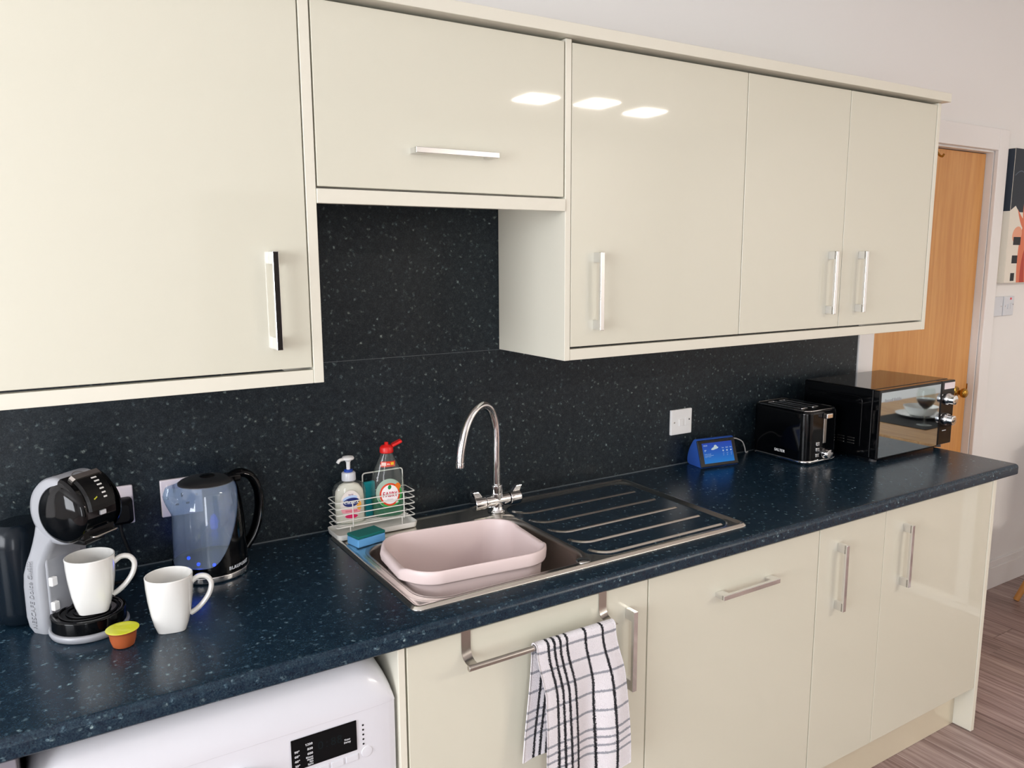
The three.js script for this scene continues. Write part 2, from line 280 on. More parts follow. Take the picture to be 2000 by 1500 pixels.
// decor panels, rails and cornice
solo('end_panel', 'cream upright panel on the right side of the large wall cabinet', 'panel', span(-0.2285, -0.2083, YU, 2.062, 0.013, ZU + 0.001, 0.0012), M.panel);
solo('end_panel', 'cream upright panel between flap cabinet and right hand wall cabinets', 'panel', span(0.3825, 0.3985, YU, 2.062, 0.013, ZU + 0.001, 0.0012), M.panel);
solo('end_panel', 'cream end panel of the wall cabinets beside the oak door', 'panel', span(1.8603, 1.878, YU, 2.062, 0.013, ZU + 0.001, 0.0012), M.panel);
solo('light_rail', 'cream rail under the large wall cabinet on the left', 'rail', span(-0.84, -0.2290, YU, YD - 0.001, 0.296, ZU, 0.0012), M.panel);
solo('light_rail', 'cream rail under the flap cabinet above the sink', 'rail', span(-0.2078, 0.3818, 1.6807, 1.7086, 0.302, ZU + 0.004, 0.0012), M.panel);
solo('light_rail', 'long cream rail under the right hand wall cabinets', 'rail', span(0.3990, 1.8598, YU, YD - 0.001, 0.296, ZU, 0.0012), M.panel);
solo('cornice', 'cream cornice running along the top of the wall cabinets', 'cornice', span(-0.84, 1.893, 2.064, 2.0905, 0.013, 0.34, 0.0015), M.panel);

// base units
function base(label, x0, x1, doors, name = 'base_cabinet') {
  const g = thing(name, label, 'cabinet');
  const t = 0.016, y0 = 0.152, y1 = 0.868, z1 = ZD - 0.04;
  part(g, 'carcass', merge([span(x0, x0 + t, y0, y1, 0.04, z1), span(x1 - t, x1, y0, y1, 0.04, z1), span(x0 + t, x1 - t, y0, y0 + t, 0.04, z1), span(x0 + t, x1 - t, 0.74, y1, z1 - 0.014, z1), span(x0 + t, x1 - t, y0 + t, y1, 0.04, 0.048)]), M.carcass);
  for (const d of doors) door(g, ...d);
  return g;
}
const bt = 0.8665, bb = 0.158;
base('cream base cabinet under the sink with tea towel rail', -0.1665, 0.4205, [[-0.1645, 0.4192, bb, bt, ZD, 0.361, 0.723]]);
base('cream gloss appliance door with horizontal handle beside the sink cabinet', 0.4215, 1.0115, [[0.4226, 1.0106, bb, bt, ZD, 0.73, 0.7805, false]], 'appliance_housing');
base('narrow cream base cabinet with upright handle', 1.0125, 1.3015, [[1.0140, 1.3005, bb, bt, ZD, 1.094, 0.724]]);
base('cream base cabinet at the right end under the microwave', 1.3025, 1.8635, [[1.3025, 1.8625, bb, bt, ZD, 1.392, 0.7235]]);
solo('base_end_panel', 'cream floor length end panel of the base units', 'panel', span(1.8650, 1.8840, 0.0005, 0.874, 0.016, ZD + 0.002, 0.0012), M.panel);
solo('base_end_panel', 'cream upright panel between washing machine and sink cabinet', 'panel', span(-0.1825, -0.1685, 0.0005, 0.874, 0.016, ZD, 0.0012), M.panel);
solo('plinth', 'cream plinth under the base units', 'plinth', span(-0.167, 1.8645, 0.0005, 0.1505, 0.512, 0.53, 0.001), M.plinth);
c = thing('base_cabinet', 'dark grey base unit left of the washing machine', 'cabinet');
part(c, 'carcass', span(-1.38, -0.773, 0.0005, 0.868, 0.02, 0.565), M.darkUnit);
part(c, 'door', span(-1.379, -0.774, 0.1, 0.866, 0.5655, 0.586, 0.002), M.darkUnit);

{ // worktop: slab with the sink cut-out and a rounded front edge
  const x0 = -1.4, x1 = 1.9746, y0 = 0.876, y1 = WT, zf = 0.6077, zc = 0.565;
  const s = new THREE.Shape([[x0, 0.0125], [x1, 0.0125], [x1, zc], [x0, zc]].map((p) => new THREE.Vector2(...p)));
  s.holes.push(new THREE.Path([[-0.095, 0.15], [-0.095, 0.525], [0.33, 0.525], [0.33, 0.15]].map((p) => new THREE.Vector2(...p))));
  const slab = new THREE.ExtrudeGeometry(s, { depth: y1 - y0, bevelEnabled: false }); slab.rotateX(X90); slab.translate(0, y1, 0);
  const e = new THREE.Shape(), r = 0.011; e.moveTo(zc, y0); e.lineTo(zf - 0.006, y0); e.quadraticCurveTo(zf, y0, zf, y0 + 0.006); e.lineTo(zf, y1 - r); e.absarc(zf - r, y1 - r, r, 0, X90, false); e.lineTo(zc, y1); e.closePath();
  const nose = new THREE.ExtrudeGeometry(e, { depth: x1 - x0, bevelEnabled: false, curveSegments: 8 });
  // shape axes are (z, y); turn so that depth runs along x
  const p = nose.attributes.position; for (let i = 0; i < p.count; i++) { const a = p.getX(i), b = p.getY(i), d = p.getZ(i); p.setXYZ(i, x1 - d, b, a); }
  nose.computeVertexNormals();
  solo('worktop', 'long dark flecked laminate worktop with rounded front edge', 'worktop', toCreasedNormals(metreUV(merge([slab, nose])), 0.6), M.worktop);
}
// ================================================================ sink
{
  const g = thing('kitchen_sink', 'stainless steel inset sink with ribbed drainer on the right', 'sink');
  const X0 = -0.128, X1 = 0.789, Z0 = 0.056, Z1 = 0.547, cx = (X0 + X1) / 2, cz = (Z0 + Z1) / 2, hw = (X1 - X0) / 2, hd = (Z1 - Z0) / 2;
  const sdr = (x, z, mx, mz, w, d, r) => { const a = Math.abs(x - mx) - w + r, b = Math.abs(z - mz) - d + r; return Math.min(Math.max(a, b), 0) + Math.hypot(Math.max(a, 0), Math.max(b, 0)) - r; };
  const seg = (x, z, a, b, c, d) => { const px = x - a, pz = z - b, vx = c - a, vz = d - b, t = clamp((px * vx + pz * vz) / (vx * vx + vz * vz)); return Math.hypot(px - t * vx, pz - t * vz); };
  const ribs = [0.17, 0.256, 0.34, 0.424, 0.502].map((z) => { const P = [[0.735, z], [0.39, z]]; for (let k = 1; k <= 6; k++) { const a = k / 6 * 1.15; P.push([0.39 - Math.sin(a) * 0.045, z - (1 - Math.cos(a)) * 0.062]); } return P; });
  const height = (x, z) => {
    const e = -sdr(x, z, cx, cz, hw, hd, 0.022);
    let y = 0.0022 + 0.005 * Math.exp(-Math.pow((e - 0.0075) / 0.0062, 2)) - 0.0012 * (1 - smooth(0, 0.003, e));
    const dr = sdr(x, z, 0.552, 0.302, 0.221, 0.222, 0.06);   // drainer, sunk a little
    y -= 0.0042 * smooth(0.004, -0.012, dr);
    const lg = sdr(x, z, 0.1175, 0.335, 0.226, 0.192, 0.06);   // ledge round the bowl
    y -= 0.0016 * smooth(0.004, -0.004, lg);
    if (dr < 0) { let d = 1; for (const P of ribs) for (let k = 0; k + 1 < P.length; k++) d = Math.min(d, seg(x, z, ...P[k], ...P[k + 1])); y += 0.0058 * Math.exp(-Math.pow(d / 0.0056, 2)); }
    return WT + y;
  };
  const nx = 340, nz = 184, pos = [], idx = [], id = new Int32Array((nx + 1) * (nz + 1)).fill(-1);
  const out = (x, z) => sdr(x, z, cx, cz, hw, hd, 0.022) > 0.0035, bowl = (x, z) => sdr(x, z, 0.1175, 0.34, 0.2135, 0.181, 0.065) < -0.004;
  const vid = (i, j) => { const k = j * (nx + 1) + i; if (id[k] < 0) { id[k] = pos.length / 3; let x = lerp(X0, X1, i / nx), z = lerp(Z0, Z1, j / nz); const s = sdr(x, z, cx, cz, hw, hd, 0.022); if (s > 0) { const d = 1e-4, gx = (sdr(x + d, z, cx, cz, hw, hd, 0.022) - s) / d, gz = (sdr(x, z + d, cx, cz, hw, hd, 0.022) - s) / d; x -= gx * s; z -= gz * s; } pos.push(x, height(x, z), z); } return id[k]; };
  for (let j = 0; j < nz; j++) for (let i = 0; i < nx; i++) { const x = lerp(X0, X1, (i + 0.5) / nx), z = lerp(Z0, Z1, (j + 0.5) / nz); if (out(x, z) || bowl(x, z)) continue; const a = vid(i, j), b = vid(i + 1, j), c2 = vid(i, j + 1), d = vid(i + 1, j + 1); idx.push(a, c2, b, b, c2, d); }
  const dg = new THREE.BufferGeometry(); dg.setAttribute('position', new THREE.Float32BufferAttribute(pos, 3)); dg.setIndex(idx); dg.computeVertexNormals();
  part(g, 'deck_and_drainer', dg, M.steel);
  // skirt of the rim down to the worktop
  const sk = (o, y) => rrect(2 * hw + o, 2 * hd + o, 0.022, y, cx, cz, 8);
  part(g, 'rim_edge', loft([sk(0.0012, WT + 0.0002), sk(0.0014, WT + 0.0016), sk(-0.002, WT + 0.0026)]), M.steel);
  const R = (w, d, r, y) => rrect(w, d, r, y, 0.1175, 0.34, 10), y = WT + 0.0011;
  part(g, 'bowl', loft([R(0.427, 0.362, 0.066, y), R(0.42, 0.355, 0.064, y), R(0.413, 0.348, 0.062, y - 0.001), R(0.408, 0.343, 0.06, y - 0.004), R(0.405, 0.34, 0.058, y - 0.01), R(0.395, 0.33, 0.056, 0.83), R(0.388, 0.323, 0.055, 0.79), R(0.38, 0.315, 0.052, 0.772), R(0.362, 0.297, 0.045, 0.761), R(0.33, 0.265, 0.04, 0.757), R(0.1, 0.09, 0.03, 0.755)], false, true), M.steelBowl);
  part(g, 'overflow_cover', lathe([[0, 0.004], [0.012, 0.0035], [0.0165, 0.0015], [0.017, 0]], 28), M.chrome, [0.297, WT + 0.0008, 0.517 - 0.0045]);
}
{ // mixer tap
  const g = thing('mixer_tap', 'chrome swan neck mixer tap with two lever handles behind the sink', 'tap', [0.312, WT + 0.0022, 0.112]);
  part(g, 'base', lathe([[0, 0], [0.024, 0], [0.024, 0.004], [0.0175, 0.007], [0.0165, 0.02], [0.0165, 0.05], [0.013, 0.054]], 36), M.chrome);
  part(g, 'body', lathe([[0, -0.036], [0.0155, -0.036], [0.017, -0.034], [0.017, 0.034], [0.0155, 0.036], [0, 0.036]], 32), M.chrome, [0, 0.03, 0], [0, 0, X90]);
  part(g, 'collar', lathe([[0.014, 0.05], [0.0165, 0.052], [0.0165, 0.072], [0.0145, 0.0745], [0.0105, 0.0745]], 32), M.chrome);
  const dir = [-0.94, 0.34], sp = [[0, 0.06], [0, 0.12], [0, 0.17], [0, 0.205], [0.004, 0.24], [0.018, 0.272], [0.042, 0.291], [0.07, 0.29], [0.098, 0.272], [0.12, 0.24], [0.134, 0.2], [0.141, 0.168], [0.142, 0.155]].map(([s, h]) => [s * dir[0], h, s * dir[1]]);
  part(g, 'spout', tube(sp, 0.0109, 90, 18), M.chrome);
  part(g, 'aerator', lathe([[0, 0], [0.0115, 0], [0.0119, 0.001], [0.0119, 0.012], [0.0109, 0.013]], 28), M.chrome, [0.142 * dir[0], 0.149, 0.142 * dir[1]]);
  for (const s of [-1, 1]) {
    const l = part(g, 'lever_handle', lathe([[0, 0.0], [0.017, 0], [0.0188, 0.002], [0.0188, 0.03], [0.017, 0.033], [0, 0.033]], 32), M.chrome, [s * 0.0375, 0.03, 0], [0, 0, -s * X90]);
    const sh = new THREE.Shape(); sh.moveTo(-0.014, 0.006); sh.lineTo(0.014, 0.006); sh.bezierCurveTo(0.012, 0.018, 0.016, 0.026, 0.02 , 0.032); sh.lineTo(0.004, 0.031); sh.bezierCurveTo(-0.004, 0.024, -0.006, 0.016, -0.014, 0.006);
    const t = new THREE.ExtrudeGeometry(sh, { depth: 0.012, bevelEnabled: true, bevelSize: 0.0012, bevelThickness: 0.0012, bevelSegments: 2 }); t.translate(0, 0, -0.006); if (s < 0) t.rotateY(Math.PI);
    t.rotateZ(s * X90); t.translate(0, 0.017, 0);
    part(l, 'lever_tab', t, M.chrome);
  }
}
{ // washing-up bowl
  const g = thing('washing_up_bowl', 'pale pink plastic washing up bowl standing in the sink', 'bowl', [0.085, 0.7565, 0.350], -0.09);
  const N = 64, ring = (w, d, r, y, dip = 0, flare = 0) => rrect(w, d, r, y, 0, 0, 15).map(([x, yy, z]) => { const q = smooth(w / 2 - 0.035, w / 2 - 0.004, Math.abs(x)), m = q * smooth(d / 2 - 0.035, d / 2 - 0.11, Math.abs(z)); return [x + Math.sign(x) * m * flare, yy - m * dip, z]; });
  const h = 0.188;
  // inside down to the floor of the bowl, then outside
  const rings = [ring(0.2640, 0.1900, 0.05, 0.0), ring(0.2890, 0.2150, 0.06, 0.006), ring(0.3020, 0.2280, 0.062, 0.03), ring(0.3160, 0.2420, 0.064, 0.146, 0, 0), ring(0.3170, 0.2430, 0.064, 0.157, 0.004, 0.0), ring(0.3300, 0.2560, 0.068, 0.158, 0.006, 0.008), ring(0.3340, 0.2600, 0.07, 0.162, 0.008, 0.014), ring(0.3360, 0.2620, 0.07, 0.177, 0.012, 0.017), ring(0.3350, 0.2610, 0.07, h - 0.003, 0.016, 0.013), ring(0.3310, 0.2570, 0.069, h, 0.017, 0.009), ring(0.3260, 0.2520, 0.067, h - 0.001, 0.017, -0.002), ring(0.3230, 0.2490, 0.066, h - 0.004, 0.016, -0.008), ring(0.3170, 0.2430, 0.064, 0.165, 0.01, -0.006), ring(0.3100, 0.2360, 0.062, 0.13), ring(0.2960, 0.2220, 0.06, 0.03), ring(0.2820, 0.2080, 0.056, 0.01), ring(0.2540, 0.1800, 0.05, 0.005)];
  part(g, 'tub', loft(rings, true, true), M.pink);
}
{ // sponge on the corner of the sink
  const g = thing('sponge', 'blue sponge scourer with dark green top on the sink corner', 'sponge', [-0.066, WT + 0.0025, 0.1455], 0.21);
  part(g, 'foam', at(rb(0.076, 0.0195, 0.047, 0.0025, 2), 0, 0.0098, 0), M.spongeBlue);
  part(g, 'scouring_layer', at(rb(0.0762, 0.007, 0.0472, 0.002, 2), 0, 0.0233, 0), M.spongeGreen);
}
{ // wire caddy with its drip tray
  const g = thing('wire_caddy', 'white wire sink caddy on a drip tray holding two bottles', 'caddy');
  const a = -0.118, b = 0.086, c0 = 0.033, c1 = 0.092, w = 0.00135;
  const tr = (o, y) => rrect(0.208 + o, 0.084 + o, 0.012, y, -0.021, 0.075, 5);
  part(g, 'drip_tray', loft([tr(-0.012, WT + 0.0045), tr(-0.004, WT + 0.0052), tr(0, WT + 0.018), tr(-0.003, WT + 0.0185), tr(-0.006, WT + 0.009), tr(-0.02, WT + 0.0085)], true, true), M.wire);
  for (let k = 0; k < 5; k++) part(g, 'wire_ring', rod([[a, 0.9385 + k * 0.0154, c0], [b, 0.9385 + k * 0.0154, c0], [b, 0.9385 + k * 0.0154, c1], [a, 0.9385 + k * 0.0154, c1]], w, 0.006, true, 6), M.wire);
  for (const x of [-0.078, 0.055]) part(g, 'upright_wire', rod([[x, 1.0002, c1 + 0.002], [x, 0.936, c1 + 0.002], [x, 0.936, c0 - 0.002], [x, 1.0002, c0 - 0.002]], w, 0.004), M.wire);
  for (let k = 0; k < 5; k++) part(g, 'floor_wire', rod([[a + 0.012, 0.9378, c0 + 0.006 + k * 0.0118], [b - 0.012, 0.9378, c0 + 0.006 + k * 0.0118]], w, 0.001), M.wire);
  part(g, 'back_loop', rod([[-0.028, 0.9390, c0 - 0.0005], [-0.028, 1.047, c0 - 0.0005], [0.0795, 1.047, c0 - 0.0005], [0.0795, 0.9390, c0 - 0.0005]], 0.0017, 0.008), M.wire);
  for (const x of [-0.085, 0.05]) part(g, 'foot', rod([[x, 0.939, c1], [x, 0.9195, c1]], w, 0.001), M.wire);
}
// oval bottle from (half width, half depth, y) rows
const oval = (rows, n = 40) => rows.map(([a, b, y]) => Array.from({ length: n }, (_, i) => { const t = -i / n * Math.PI * 2, c = Math.cos(t), s = Math.sin(t); return [a * Math.sign(c) * Math.pow(Math.abs(c), 0.85), y, b * Math.sign(s) * Math.pow(Math.abs(s), 0.85)]; }));
// label patch hugging the front of an oval bottle
function patch(a, b, y0, y1, half, round, off = 0.0006) {
  const n = 20, pos = [], uv = [], idx = [];
  for (let j = 0; j <= n; j++) for (let i = 0; i <= n; i++) {
    let u = i / n * 2 - 1, v = j / n * 2 - 1; let U = u, W = v; if (round) { U = u * Math.sqrt(1 - v * v / 2); W = v * Math.sqrt(1 - u * u / 2); }
    const x = U * half, q = clamp(Math.abs(x) / a, 0, 0.999), cc = Math.pow(q, 1 / 0.85), z = b * Math.pow(Math.sqrt(1 - cc * cc), 0.85) + off;
    pos.push(x, lerp(y0, y1, (W + 1) / 2), z); uv.push((U + 1) / 2, (W + 1) / 2);
  }
  for (let j = 0; j < n; j++) for (let i = 0; i < n; i++) { const p = j * (n + 1) + i; idx.push(p, p + 1, p + n + 1, p + 1, p + n + 2, p + n + 1); }
  const g = new THREE.BufferGeometry(); g.setAttribute('position', new THREE.Float32BufferAttribute(pos, 3)); g.setAttribute('uv', new THREE.Float32BufferAttribute(uv, 2)); g.setIndex(idx); g.computeVertexNormals(); return g;
}
{ // hand soap
  const g = thing('soap_dispenser', 'clear pump bottle of white hand soap with blue label', 'soap bottle', [-0.074, 0.9393, 0.062], -0.2);
  part(g, 'soap', loft(oval([[0.030, 0.014, 0.002], [0.0345, 0.017, 0.005], [0.035, 0.0175, 0.06], [0.033, 0.0165, 0.08], [0.024, 0.013, 0.094], [0.012, 0.01, 0.1]]), true, true), M.soap);
  part(g, 'bottle', loft(oval([[0.034, 0.019, 0], [0.0385, 0.022, 0.004], [0.04, 0.0225, 0.06], [0.0395, 0.0222, 0.085], [0.035, 0.02, 0.096], [0.022, 0.015, 0.103], [0.0125, 0.0125, 0.106], [0.0125, 0.0125, 0.112]]), true, false), M.clear);
  part(g, 'label', patch(0.04, 0.0225, 0.014, 0.086, 0.025, true), new THREE.MeshPhysicalMaterial({ roughness: 0.4, map: canvasTex(256, 384, (q, w, h) => {
    q.fillStyle = '#efe6df'; q.fillRect(0, 0, w, h); q.fillStyle = '#bcd3f5'; q.beginPath(); q.ellipse(120, 110, 90, 40, -0.2, 0, 7); q.fill();
    q.fillStyle = '#f4a3ae'; q.fillRect(0, 250, w, 50); q.fillStyle = '#f6b24a'; q.beginPath(); q.ellipse(228, 210, 30, 60, 0, 0, 7); q.fill();
    q.fillStyle = '#14256f'; q.beginPath(); q.ellipse(132, 158, 100, 58, -0.15, 0, 7); q.fill();
    q.fillStyle = '#fff'; q.font = 'italic bold 62px serif'; q.textAlign = 'center'; q.fillText('Carex', 132, 178);
    q.fillStyle = '#5a1a6a'; q.font = 'bold 24px sans-serif'; q.fillText('Refill', 130, 66);
    q.fillStyle = '#d23a58'; q.font = 'bold 30px sans-serif'; q.fillText('SENSITIVE', 130, 285);
    q.fillStyle = '#d8175c'; q.beginPath(); q.ellipse(130, 345, 80, 26, 0, 0, 7); q.fill(); }) }));
  part(g, 'collar', lathe([[0.0085, 0.106], [0.0168, 0.106], [0.0172, 0.108], [0.0168, 0.124], [0.014, 0.1265], [0.0085, 0.127]], 32), M.whiteGrey);
  part(g, 'lock_ring', lathe([[0.0045, 0.126], [0.0105, 0.126], [0.0105, 0.132], [0.0045, 0.133]], 24), M.blue);
  const p = part(g, 'pump_head', lathe([[0, 0.128], [0.0045, 0.128], [0.005, 0.15], [0.008, 0.155], [0.0135, 0.157], [0.015, 0.16], [0.013, 0.164], [0, 0.166]], 28), M.white);
  part(p, 'nozzle', rod([[0, 0.16, 0], [-0.022, 0.16, 0.012], [-0.027, 0.154, 0.015]], 0.0042, 0.004), M.white);
}
{ // washing-up liquid
  const g = thing('washing_up_liquid', 'clear bottle of green washing up liquid with red cap', 'detergent bottle', [0.026, 0.9393, 0.062], -0.22);
  const rows = [[0.035, 0.018, 0], [0.0395, 0.022, 0.004], [0.0425, 0.024, 0.05], [0.0425, 0.024, 0.075], [0.037, 0.022, 0.105], [0.027, 0.018, 0.13], [0.0185, 0.0145, 0.148], [0.0145, 0.0135, 0.158], [0.0135, 0.0135, 0.162]];
  part(g, 'bottle', loft(oval(rows), true, false), M.clear);
  part(g, 'liquid', loft(oval([[0.0335, 0.0165, 0.0015], [0.038, 0.0205, 0.005], [0.0405, 0.0222, 0.035], [0.0408, 0.0224, 0.052]]), true, true), M.liquidGreen);
  part(g, 'label', patch(0.0425, 0.024, 0.026, 0.1, 0.0325, true), new THREE.MeshPhysicalMaterial({ roughness: 0.35, map: canvasTex(384, 384, (q, w) => {
    q.fillStyle = '#9fb7a4'; q.fillRect(0, 0, w, w); q.fillStyle = '#2ea64c'; q.beginPath(); q.arc(205, 215, 176, 0, 7); q.fill(); q.fillStyle = '#a9bfae'; q.beginPath(); q.arc(170, 160, 165, 0, 7); q.fill();
    q.fillStyle = '#e2421f'; q.beginPath(); q.arc(200, 208, 150, 0, 7); q.fill(); q.fillStyle = '#f07a1c'; q.beginPath(); q.arc(318, 110, 44, 0, 7); q.fill();
    q.fillStyle = '#fbf4f4'; q.beginPath(); q.arc(200, 208, 126, 0, 7); q.fill(); q.fillStyle = '#0f8a45'; q.beginPath(); q.ellipse(196, 112, 24, 30, 0.5, 0, 7); q.fill();
    q.fillStyle = '#c2143c'; q.font = 'bold 92px sans-serif'; q.textAlign = 'center'; q.fillText('FAIRY', 200, 240, 220); q.fillStyle = '#c9a8b0'; q.font = '22px sans-serif'; q.fillText('ORIGINAL', 200, 280);
    q.fillStyle = '#fff'; q.font = 'bold 40px sans-serif'; q.fillText('20', 300, 330); }) }));
  part(g, 'neck_label', patch(0.0235, 0.0165, 0.128, 0.142, 0.018, false, 0.0012), new THREE.MeshPhysicalMaterial({ roughness: 0.4, map: canvasTex(192, 96, (q) => { q.fillStyle = '#e33a1d'; q.fillRect(0, 0, 192, 96); q.fillStyle = '#f8d9cf'; q.fillRect(10, 14, 60, 60); q.fillStyle = '#f9c531'; q.fillRect(130, 18, 44, 50); q.fillStyle = '#fff'; q.font = 'bold 40px sans-serif'; q.fillText('XL', 78, 62); }) }));
  const cap = part(g, 'cap', lathe([[0, 0.161], [0.0162, 0.161], [0.017, 0.163], [0.0165, 0.174], [0.0125, 0.179], [0.005, 0.1805], [0.0048, 0.187], [0, 0.188]], 32), M.red);
  part(cap, 'flip_lid', at(rb(0.027, 0.0075, 0.02, 0.003), 0.0125, 0, 0), M.red, [0.014, 0.178, 0], [0, 0, 0.42]);
}
solo('scouring_cloth', 'teal cleaning pad standing behind the bottles in the caddy', 'scourer', rb(0.03, 0.088, 0.011, 0.003), M.teal, [-0.0155, 0.984, 0.0435], [0, 0, 0.02]);
// ================================================================ coffee corner
function mugRing(r, sq, y, n = 48) { // round at sq = 0, square with soft corners at sq = 1
  return Array.from({ length: n }, (_, i) => { const a = -i / n * Math.PI * 2, c = Math.cos(a), s = Math.sin(a), k = lerp(1, Math.pow(Math.pow(Math.abs(c), 5) + Math.pow(Math.abs(s), 5), -0.2), sq); return [r * c * k, y, r * s * k]; });
}
const mugProto = (() => {
  const g = new THREE.Group();
  const O = [[0.0235, 0.85, 0], [0.0248, 0.85, 0.0012], [0.0302, 0.72, 0.016], [0.0348, 0.5, 0.036], [0.0384, 0.25, 0.06], [0.0402, 0.08, 0.082], [0.0408, 0, 0.1], [0.0408, 0, 0.1018], [0.0395, 0, 0.1026], [0.0384, 0, 0.1015], [0.0372, 0.08, 0.085], [0.034, 0.3, 0.058], [0.0295, 0.5, 0.036], [0.0245, 0.7, 0.016], [0.021, 0.7, 0.008]];
  part(g, 'cup', loft(O.map((p) => mugRing(...p)), true, true), M.ceramic);
  const path = new THREE.CatmullRomCurve3([[0.0375, 0.084, 0], [0.05, 0.092, 0], [0.063, 0.09, 0], [0.0705, 0.078, 0], [0.0675, 0.06, 0], [0.056, 0.042, 0], [0.042, 0.029, 0], [0.0325, 0.0235, 0]].map((p) => V(...p)));
  const h = new THREE.TubeGeometry(path, 40, 0.0048, 12); const p = h.attributes.position; for (let i = 0; i < p.count; i++) p.setZ(i, p.getZ(i) * 1.25); h.computeVertexNormals();
  part(g, 'handle', h, M.ceramic); return g;
})();
function mug(label, pos, turn) { const m = mugProto.clone(); m.name = numbered('mug'); m.position.set(...pos); m.rotation.y = turn; m.userData = { label, category: 'mug', group: 'white mugs by the coffee machine' }; scene.add(m); }
mug('white tapered mug standing on the coffee machine drip tray', [-0.6465, 0.9512, 0.3035], -0.12);
mug('white tapered mug standing on the worktop in front of the kettle', [-0.5275, WT + 0.0003, 0.366], -0.2);
{
  const g = thing('coffee_capsule', 'coffee capsule with yellow lid and brown cup on the worktop', 'coffee capsule', [-0.6105, WT + 0.0003, 0.391]);
  part(g, 'cup', lathe([[0, 0.001], [0.015, 0], [0.0175, 0.002], [0.0205, 0.012], [0.0222, 0.024], [0.0235, 0.0298], [0.0265, 0.03], [0.0268, 0.0312], [0, 0.0312]], 40), M.podBrown);
  part(g, 'lid', lathe([[0, 0.0322], [0.022, 0.0324], [0.0268, 0.0318], [0.0268, 0.0313]], 40), M.podLid);
}
{ // coffee machine, front along local +z
  const th = 0.70, f = [Math.sin(th), Math.cos(th)], ox = -0.655 - f[0] * 0.052, oz = 0.290 - f[1] * 0.052;
  const g = thing('coffee_machine', 'grey and black capsule coffee machine with rounded head', 'coffee machine', [ox, WT + 0.0003, oz], th);
  // column: flared foot narrowing to the neck
  const sec = (hw, z0, z1, r, y) => rrect(2 * hw + 0.014, z1 - z0, r, y, 0.007, (z0 + z1) / 2, 7);
  part(g, 'column', loft([sec(0.043, -0.04, 0.0, 0.012, 0), sec(0.047, -0.046, 0.002, 0.014, 0.012), sec(0.048, -0.049, 0.003, 0.014, 0.03), sec(0.048, -0.049, 0.002, 0.014, 0.085), sec(0.047, -0.047, 0.001, 0.014, 0.11), sec(0.045, -0.041, 0.003, 0.014, 0.13), sec(0.042, -0.033, 0.012, 0.014, 0.15), sec(0.041, -0.026, 0.024, 0.014, 0.168), sec(0.0405, -0.02, 0.04, 0.014, 0.185), sec(0.04, -0.016, 0.06, 0.014, 0.2)], true, true), M.grey);
  part(g, 'inner_face', at(rb(0.074, 0.15, 0.006, 0.003), 0, 0.085, 0.0035), M.grey);
  for (const y of [0.052, 0.098]) part(g, 'tray_peg', at(rb(0.012, 0.0165, 0.01, 0.002), -0.03, y, 0.009), M.white);
  // head: grey drum with black glossy side discs
  const hz = 0.04, hy = 0.231, R = 0.0615;
  const drum = lathe([[0, -0.041], [R - 0.012, -0.041], [R - 0.004, -0.038], [R, -0.031], [R, 0.031], [R - 0.004, 0.038], [R - 0.012, 0.041], [0, 0.041]], 56).rotateZ(X90);
  part(g, 'head_shell', drum, M.grey, [0, hy, hz]);
  for (const s of [-1, 1]) part(g, 'side_disc', lathe([[0, 0.0145], [0.02, 0.0138], [0.037, 0.0108], [0.047, 0.0055], [0.0525, 0], [0.053, -0.004]], 48).rotateZ(-s * X90), M.blackGloss, [s * 0.0395, hy - 0.001, hz + 0.016]);
  // black front of the head, a sector of a slightly larger drum
  const sector = (r0, r1, hw, a0, a1, n = 20) => { const rings = []; for (let i = 0; i <= n; i++) { const a = lerp(a0, a1, i / n), cs = Math.cos(a), sn = Math.sin(a), b = 0.004; const q = [[-hw, r0], [-hw, r1 - b], [-hw + b, r1], [hw - b, r1], [hw, r1 - b], [hw, r0]]; rings.push(q.map(([x, r]) => [x, sn * r, cs * r])); } return loft(rings, true, true, 0.5); };
  part(g, 'head_front', sector(0.02, 0.064, 0.0425, -0.75, 1.28), M.blackGloss, [0, hy, hz]);
  const cp = part(g, 'control_panel', sector(0.05, 0.069, 0.029, 0.05, 1.0), M.blackSoft, [0, hy, hz]);
  part(cp, 'panel_crossbar', sector(0.056, 0.072, 0.031, 0.98, 1.13, 4), M.satin);
  for (let k = 0; k < 6; k++) { const a = 0.9 - k * 0.115; part(cp, 'level_mark', rb(0.011 - k * 0.0008, 0.003, 0.0012, 0.0005), M.white, [0.008, Math.sin(a) * 0.0693, Math.cos(a) * 0.0693], [-a, 0, 0]); }
  part(cp, 'power_mark', rb(0.008, 0.002, 0.001, 0.0004), M.podLid, [-0.012, Math.sin(0.36) * 0.0693, Math.cos(0.36) * 0.0693], [-0.36, 0, 0.4]);
  part(g, 'start_button', rb(0.012, 0.008, 0.006, 0.001), M.lightGrey, [0.0, hy - 0.004, hz + 0.0645]);
  part(g, 'capsule_holder', merge([at(rb(0.072, 0.028, 0.066, 0.006), 0, 0, 0), at(rb(0.05, 0.016, 0.045, 0.006), 0, -0.018, 0)]), M.blackSoft, [0, hy - 0.036, hz + 0.022]);
  part(g, 'holder_lip', rod([[-0.02, 0, 0], [-0.02, 0, 0.014], [0.03, 0, 0.014], [0.03, 0, 0]], 0.002, 0.004), M.satin, [0, hy - 0.044, hz + 0.05]);
  part(g, 'badge', lathe([[0.0125, 0], [0.0135, 0.0006], [0.0145, 0]], 32), M.satin, [0, hy + Math.sin(1.2) * 0.0628, hz + Math.cos(1.2) * 0.0628], [X90 - 1.2, 0, 0]);
  part(g, 'top_slot', rb(0.018, 0.002, 0.008, 0.001), M.blackSoft, [-0.012, hy + R * Math.sin(1.85), hz + R * Math.cos(1.85)], [X90 - 1.85, 0, 0]);
